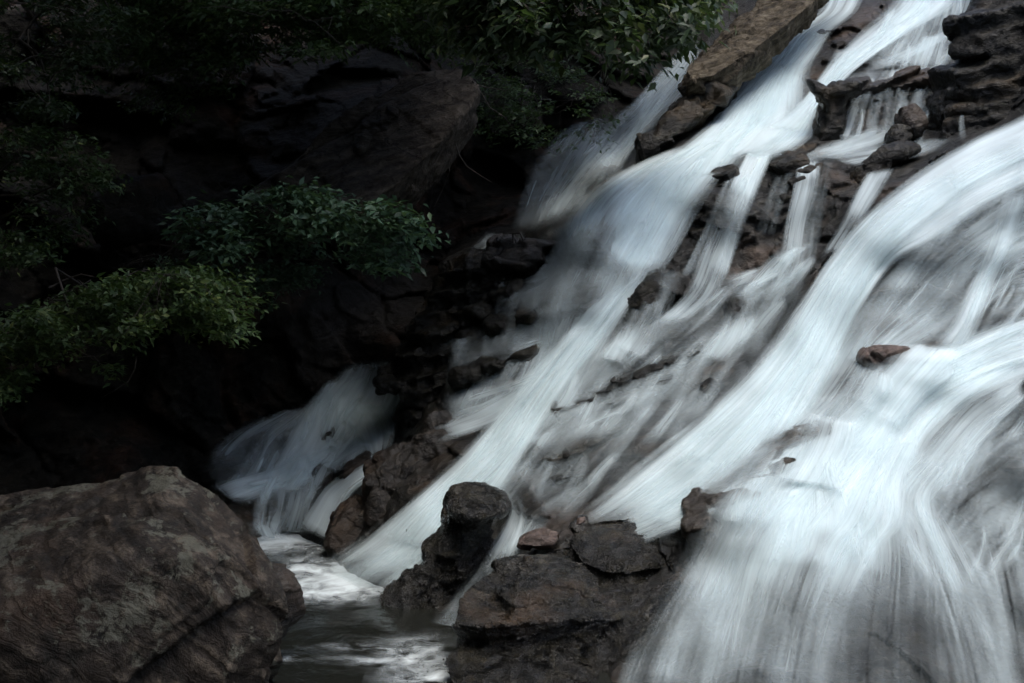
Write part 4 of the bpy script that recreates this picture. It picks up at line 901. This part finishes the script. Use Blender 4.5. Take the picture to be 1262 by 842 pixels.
def leaves(centres, dirs, size, rr, per=12, spread=1.0, droop=.25, light=.5):
    """sprays of pointed leaves along little twigs, one per centre"""
    C = np.repeat(centres, per, 0); Dr = np.repeat(dirs, per, 0); n = len(C)
    k = np.tile(np.arange(per), len(centres)); s = (k / per - .35) * size * 4.2
    side0 = np.cross(Dr, [0, 0, 1]); side0 /= np.linalg.norm(side0, axis=1)[:, None] + 1e-9
    sg = np.where(k % 2 == 0, 1, -1)[:, None]
    tw = np.repeat(rr.normal(size=(len(centres), 3)) * .35, per, 0)
    base = C + Dr * s[:, None] + side0 * rr.normal(size=(n, 1)) * size * .35 * spread + rr.normal(size=(n, 3)) * size * .3 * spread
    ax = Dr * .55 + side0 * sg * .85 + np.array([0, 0, -droop]) + rr.normal(size=(n, 3)) * .32
    ax /= np.linalg.norm(ax, axis=1)[:, None]
    nr = np.array([0, 0, 1.]) + tw + rr.normal(size=(n, 3)) * .33
    w = np.cross(ax, nr); w /= np.linalg.norm(w, axis=1)[:, None] + 1e-9; up = np.cross(w, ax)
    L = size * rr.uniform(.65, 1.25, (n, 1)); Wd = L * rr.uniform(.17, .25, (n, 1))
    p0 = base; p1 = base + ax * L * .38 + w * Wd + up * L * .05; p2 = base + ax * L * .42 - up * L * .03
    p3 = base + ax * L * .38 - w * Wd + up * L * .05; p4 = base + ax * L - up * L * .10
    V = np.stack([p0, p1, p2, p3, p4], 1).reshape(-1, 3)
    i = np.arange(n)[:, None] * 5
    T = np.concatenate([i + np.array([[0, 1, 2]]), i + np.array([[1, 4, 2]]), i + np.array([[0, 2, 3]]), i + np.array([[2, 4, 3]])], 0)
    tint = np.clip(np.repeat(rr.uniform(0, light, len(centres)), per) + rr.uniform(-.15, .3, n), 0, 1)
    tint = np.where(rr.uniform(size=n) < .015, 1, tint)
    return V, T, np.repeat(tint, 5)

def inpoly(p, poly):
    x, y = p[:, 0], p[:, 1]; r = np.zeros(len(p), bool); q = np.array(poly, float)
    for (x1, y1), (x2, y2) in zip(q, np.roll(q, -1, 0)):
        c = ((y1 > y) != (y2 > y)) & (x < (x2 - x1) * (y - y1) / (y2 - y1 + 1e-9) + x1); r ^= c
    return r
def in_env(poly, d0, d1, n, rr, clump=14, gap=.35):
    """n spray centres inside an outline, gathered in clumps"""
    q = np.array(poly, float); out = []
    hubs = []
    while len(hubs) < max(3, n // clump):
        p = q.min(0) + rr.uniform(size=(200, 2)) * (q.max(0) - q.min(0)); p = p[inpoly(p, poly)]
        hubs += list(p[:max(1, n // clump)])
    hubs = np.array(hubs[:max(3, n // clump)]); hd = rr.uniform(d0, d1, len(hubs))
    ext = (q.max(0) - q.min(0)); sg = math.sqrt(ext[0] * ext[1] / len(hubs)) * .36
    while len(out) < n:
        k = rr.integers(0, len(hubs), 400); o = rr.normal(size=(400, 2)) * sg * np.array([1.25, .62]); pp = hubs[k] + o
        ok = inpoly(pp, poly)
        for (u, v), kk in zip(pp[ok], k[ok]):
            out.append(at(u, v, hd[kk] + rr.normal() * .22))
    return np.array(out[:n])

def plant(name, label, cat, root, centres, leaf, mat, seed, per=12, nlimb=9, r0=.07, group=None, light=.5, droop=.25, trunk='trunk', hub=None, sag=.08):
    rr = np.random.default_rng(seed)
    e = bpy.data.objects.new(name, None); COL.objects.link(e); e.location = root
    root = np.array(root, float); hub = np.array(hub if hub is not None else root, float)
    dirs = centres - hub; dirs[:, 2] = dirs[:, 2] * .3 - .12 * np.linalg.norm(dirs, axis=1); dirs /= np.linalg.norm(dirs, axis=1)[:, None]
    dirs = dirs + rr.normal(size=dirs.shape) * .45; dirs[:, 2] *= .5; dirs /= np.linalg.norm(dirs, axis=1)[:, None]
    V, T, tn = leaves(centres, dirs, leaf, rr, per, droop=droop, light=light)
    c = link('crown' if cat == 'tree' else 'foliage', np_mesh(name + '_leaves', V - root, T, attrs={'tint': tn}), mat, e, smooth=False)
    idx = rr.choice(len(centres), min(nlimb, len(centres)), replace=False); paths = []
    if hub is not None and np.linalg.norm(hub - root) > .1: paths.append((bent(root, hub, .04, rr, 12, .3), r0, r0 * .7))
    ends = []
    for k in idx:
        p = bent(hub, centres[k], sag, rr, 12, .35); paths.append((p, r0 * .5, r0 * .1)); ends.append(p)
    allp = np.concatenate(ends)
    for k in rr.choice(len(centres), min(len(centres), nlimb * 12), replace=False):
        q = allp[np.argmin(((allp - centres[k]) ** 2).sum(1))]
        paths.append((bent(q, centres[k], .05, rr, 5, .2), r0 * .12, r0 * .05))
    V, Q = tubes(paths)
    link(trunk, np_mesh(name + '_wood', V - root, Q), M_BARK, e)
    return tag(e, label, cat, group)

R_ = np.random.default_rng(5)
# leafy sprays in view
plant('shrub', 'leafy blue-green shrub arching out over the dark cliff at mid height', 'shrub', at(190, 345, 18.6),
      in_env([(215,262),(262,240),(330,236),(380,232),(430,252),(470,250),(495,262),(520,280),(530,300),(505,320),(470,335),(440,325),(408,318),(395,345),(370,318),(330,312),(290,318),(240,312),(205,300)], 16.8, 18.3, 520, R_, 16),
      .135, M_LEAFB, 101, per=11, nlimb=12, r0=.05, light=.65, trunk='stems')
plant('shrub', 'wide dark green drooping shrub hanging low over the left cliff above the lichened boulder', 'shrub', at(-60, 470, 16.5),
      in_env([(-60,400),(0,392),(60,370),(120,345),(200,335),(270,335),(315,345),(318,375),(290,392),(300,415),(250,425),(210,430),(180,418),(150,445),(118,478),(95,440),(60,440),(25,470),(0,500),(-60,510)], 14.6, 16.2, 900, R_, 16),
      .105, M_LEAF, 102, per=11, nlimb=14, r0=.05, light=.7, trunk='stems')
plant('shrub', 'sparse leafy shrub between the arching shrub and the low drooping one', 'shrub', at(150, 330, 18.9),
      in_env([(190,320),(250,318),(330,322),(400,328),(380,350),(330,360),(320,385),(290,350),(220,345)], 17.5, 18.4, 190, R_, 14), .09, M_LEAFB, 103, per=11, nlimb=7, r0=.03, light=.3, trunk='stems')
plant('tree', 'tree whose bright green leafy boughs hang over the top of the back gully fall', 'tree', at(560, -260, 23),
      in_env([(560,-60),(700,-60),(850,-60),(868,-20),(866,15),(850,45),(820,60),(800,72),(795,100),(775,130),(755,130),(745,100),(720,78),(700,70),(660,70),(620,62),(600,80),(585,66),(560,50),(545,-30)], 16.8, 18.6, 900, R_, 18),
      .185, M_LEAFY, 104, droop=.5, per=9, nlimb=14, r0=.09, light=.7, hub=at(600, -90, 19.5), group='trees on the cliff top')
plant('shrub', 'few small leaves on a thin twig dangling against the back gully fall', 'shrub', at(742, 85, 18.8),
      in_env([(672,165),(720,150),(760,135),(775,158),(768,185),(745,190),(728,172),(700,185),(680,195)], 18.3, 18.8, 34, R_, 8), .08, M_LEAF, 105, per=5, nlimb=5, r0=.018, light=.2, trunk='stems')
plant('tree', 'dull green tree with a small rounded bough above the dim leaning cliff slab', 'tree', at(380, -240, 24),
      in_env([(380,-120),(560,-120),(560,30),(570,70),(548,98),(515,100),(490,82),(470,60),(430,50),(400,70),(370,40)], 19.0, 20.8, 950, R_, 14), .11, M_LEAF, 106, per=11, nlimb=10, r0=.08, light=.3, hub=at(430, -100, 21), group='trees on the cliff top')
plant('tree', 'dark tree filling the space above the cliff left of the rounded bough', 'tree', at(180, -200, 23),
      in_env([(120,-140),(400,-140),(400,30),(380,70),(330,60),(280,110),(230,140),(170,130),(120,90)], 18.8, 20.6, 1400, R_, 14), .10, M_LEAF, 107, per=11, nlimb=12, r0=.1, light=.25, hub=at(250, -90, 20.6), group='trees on the cliff top')
plant('tree', 'low spreading dark tree along the top edge between the corner tree and the rounded bough', 'tree', at(300, -230, 22.5),
      in_env([(150,-60),(480,-60),(590,-40),(590,30),(520,45),(440,40),(400,75),(340,60),(300,95),(240,70),(190,95),(150,40)], 17.8, 19.6, 1200, R_, 14), .115, M_LEAF, 111, per=11, nlimb=12, r0=.08, light=.35, hub=at(330, -80, 19.5), group='trees on the cliff top')
plant('tree', 'dark tree with yellow-green tips in the top left corner', 'tree', at(-80, -120, 20),
      in_env([(-140,-140),(140,-140),(190,-10),(180,60),(130,80),(110,130),(60,150),(0,130),(-140,160)], 16.5, 18.5, 1300, R_, 14), .095, M_LEAFY, 108, per=11, nlimb=12, r0=.1, light=.45, hub=at(0, -60, 18.6), group='trees on the cliff top')
plant('shrub', 'dim low bush clinging to the far left cliff below the corner tree', 'shrub', at(-60, 320, 17.8),
      in_env([(-80,150),(20,150),(90,165),(150,190),(175,215),(150,240),(120,262),(110,300),(60,325),(0,330),(-80,340)], 16.6, 17.8, 520, R_, 14), .09, M_LEAF, 109, per=11, nlimb=9, r0=.05, light=.2, trunk='stems')
plant('shrub', 'small dim bush in the dark recess behind the hanging twigs', 'shrub', at(660, 120, 25.5),
      in_env([(560,80),(640,70),(740,90),(750,130),(700,150),(660,190),(620,210),(590,170),(560,140)], 22.5, 24, 300, R_, 14), .09, M_LEAF, 110, per=11, nlimb=7, r0=.04, light=.1, trunk='stems')

# bare twigs hanging in the recess
rr = np.random.default_rng(3)
pth = []
def px_path(pts, d): return [at(u, v, d + .1 * math.sin(i * 1.7)) for i, (u, v) in enumerate(pts)]
for pts in ([(548,140),(550,160),(560,172),(565,190),(575,205),(590,215),(606,225)], [(550,162),(552,180),(556,195),(553,215),(545,235),(535,255)], [(560,140),(561,160),(561,175)], [(582,100),(595,118),(603,132),(622,145),(632,158)], [(553,195),(540,200),(533,215),(531,235)],
            [(575,103),(600,108),(625,112)], [(646,-10),(645,20),(652,40),(655,60)], [(60,355),(80,345),(100,338),(118,342)], [(45,392),(50,380),(70,365),(100,352),(112,345)], [(96,345),(104,352),(112,358)], [(168,440),(166,455),(158,470),(140,482),(125,490)]):
    d = 21.2 if pts[0][0] > 400 else 15.4
    pth.append((px_path(pts, d), .014 if d > 20 else .010, .005))
V, Q = tubes(pth[:6]); tag(link('bare_twigs', np_mesh('bare_twigs', V, Q), M_BARK), 'thin bare forked twigs hanging beside the dim leaning cliff slab', 'twigs')
V, Q = tubes(pth[6:7]); tag(link('twig', np_mesh('twig', V, Q), M_BARK), 'single bare twig hanging down among the bright leaves at top centre', 'twig')
V, Q = tubes(pth[7:10]); tag(link('dead_branch', np_mesh('dead_branch', V, Q), M_BARK), 'bare grey branch crossing above the low drooping shrub', 'branch')
V, Q = tubes(pth[10:]); tag(link('twig', np_mesh('twig', V, Q), M_BARK), 'bare curved twig dangling below the low drooping shrub', 'twig')
V, Q = tubes([([at(633, 300, 18.6), at(632, 288, 18.6), at(641, 287, 18.5), at(645, 297, 18.5)], .018, .012)])
tag(link('bent_stick', np_mesh('bent_stick', V, Q), M_BARK), 'small bent black stick standing on the low brown slab', 'stick')
V, Q = tubes([([at(502, 664, 14.7), at(501, 652, 14.7)], .008, .004)])
tag(link('stick', np_mesh('stick', V, Q), M_BARK), 'tiny dark stick upright in the white foot of the main cascade', 'stick')

# trees added above the frame: crowns placed to shade the left half and gully
def shade_tree(seed, root, cc, rad, n=420, leaf=.26):
    rr = np.random.default_rng(seed)
    p = rr.normal(size=(n, 3)); p /= np.linalg.norm(p, axis=1)[:, None]
    p = np.array(cc) + p * (rr.uniform(.35, 1, (n, 1)) ** .5) * np.array(rad)
    return plant('tree', 'unseen leafy tree added overhead to shade the gorge', 'tree', root, p, leaf, M_LEAF, seed, per=10, nlimb=10, r0=.16, light=.4, hub=np.array(cc) - [0, 0, rad[2] * .6], group='added shade trees above the frame')
for i, (root, cc, rad) in enumerate([((-8, 13, 6), (-4.2, 12.5, 9.4), (2.6, 2.4, 1.3)), ((-8, 16, 6.5), (-3.2, 15.8, 9.8), (2.8, 2.4, 1.3)), ((-8, 19, 7), (-2.2, 18.8, 10.2), (2.8, 2.2, 1.3)),
        ((-8, 22, 7.5), (-1.2, 21.5, 10.8), (2.6, 2.2, 1.3)), ((-9, 10, 6), (-6.5, 10, 9.2), (2.4, 2.6, 1.4)), ((-3, 27, 9), (0, 25, 12), (3, 2.2, 1.4)), ((-9, 6, 6), (-6, 6, 9.0), (2.8, 2.4, 1.3)), ((-6, 28, 9), (2.2, 23.2, 11.6), (2.4, 2.0, 1.2)), ((-9, 8, 6), (-3.2, 8.0, 8.6), (2.6, 2.4, 1.2)), ((-9, 4, 6), (-3.4, 5.6, 8.2), (2.8, 2.2, 1.2)), ((-7, 24, 8), (-4.5, 20.5, 11.6), (3, 2.6, 1.2))]):
    shade_tree(200 + i, root, cc, rad)

V, Q = tubes([([at(883, 18, 22.6), at(883, 5, 22.6), at(884, -30, 22.7)], .10, .09)])
tag(link('post', np_mesh('post', V, Q), M_SLAB), 'short brown post standing behind the upper end of the tilted slab', 'post')
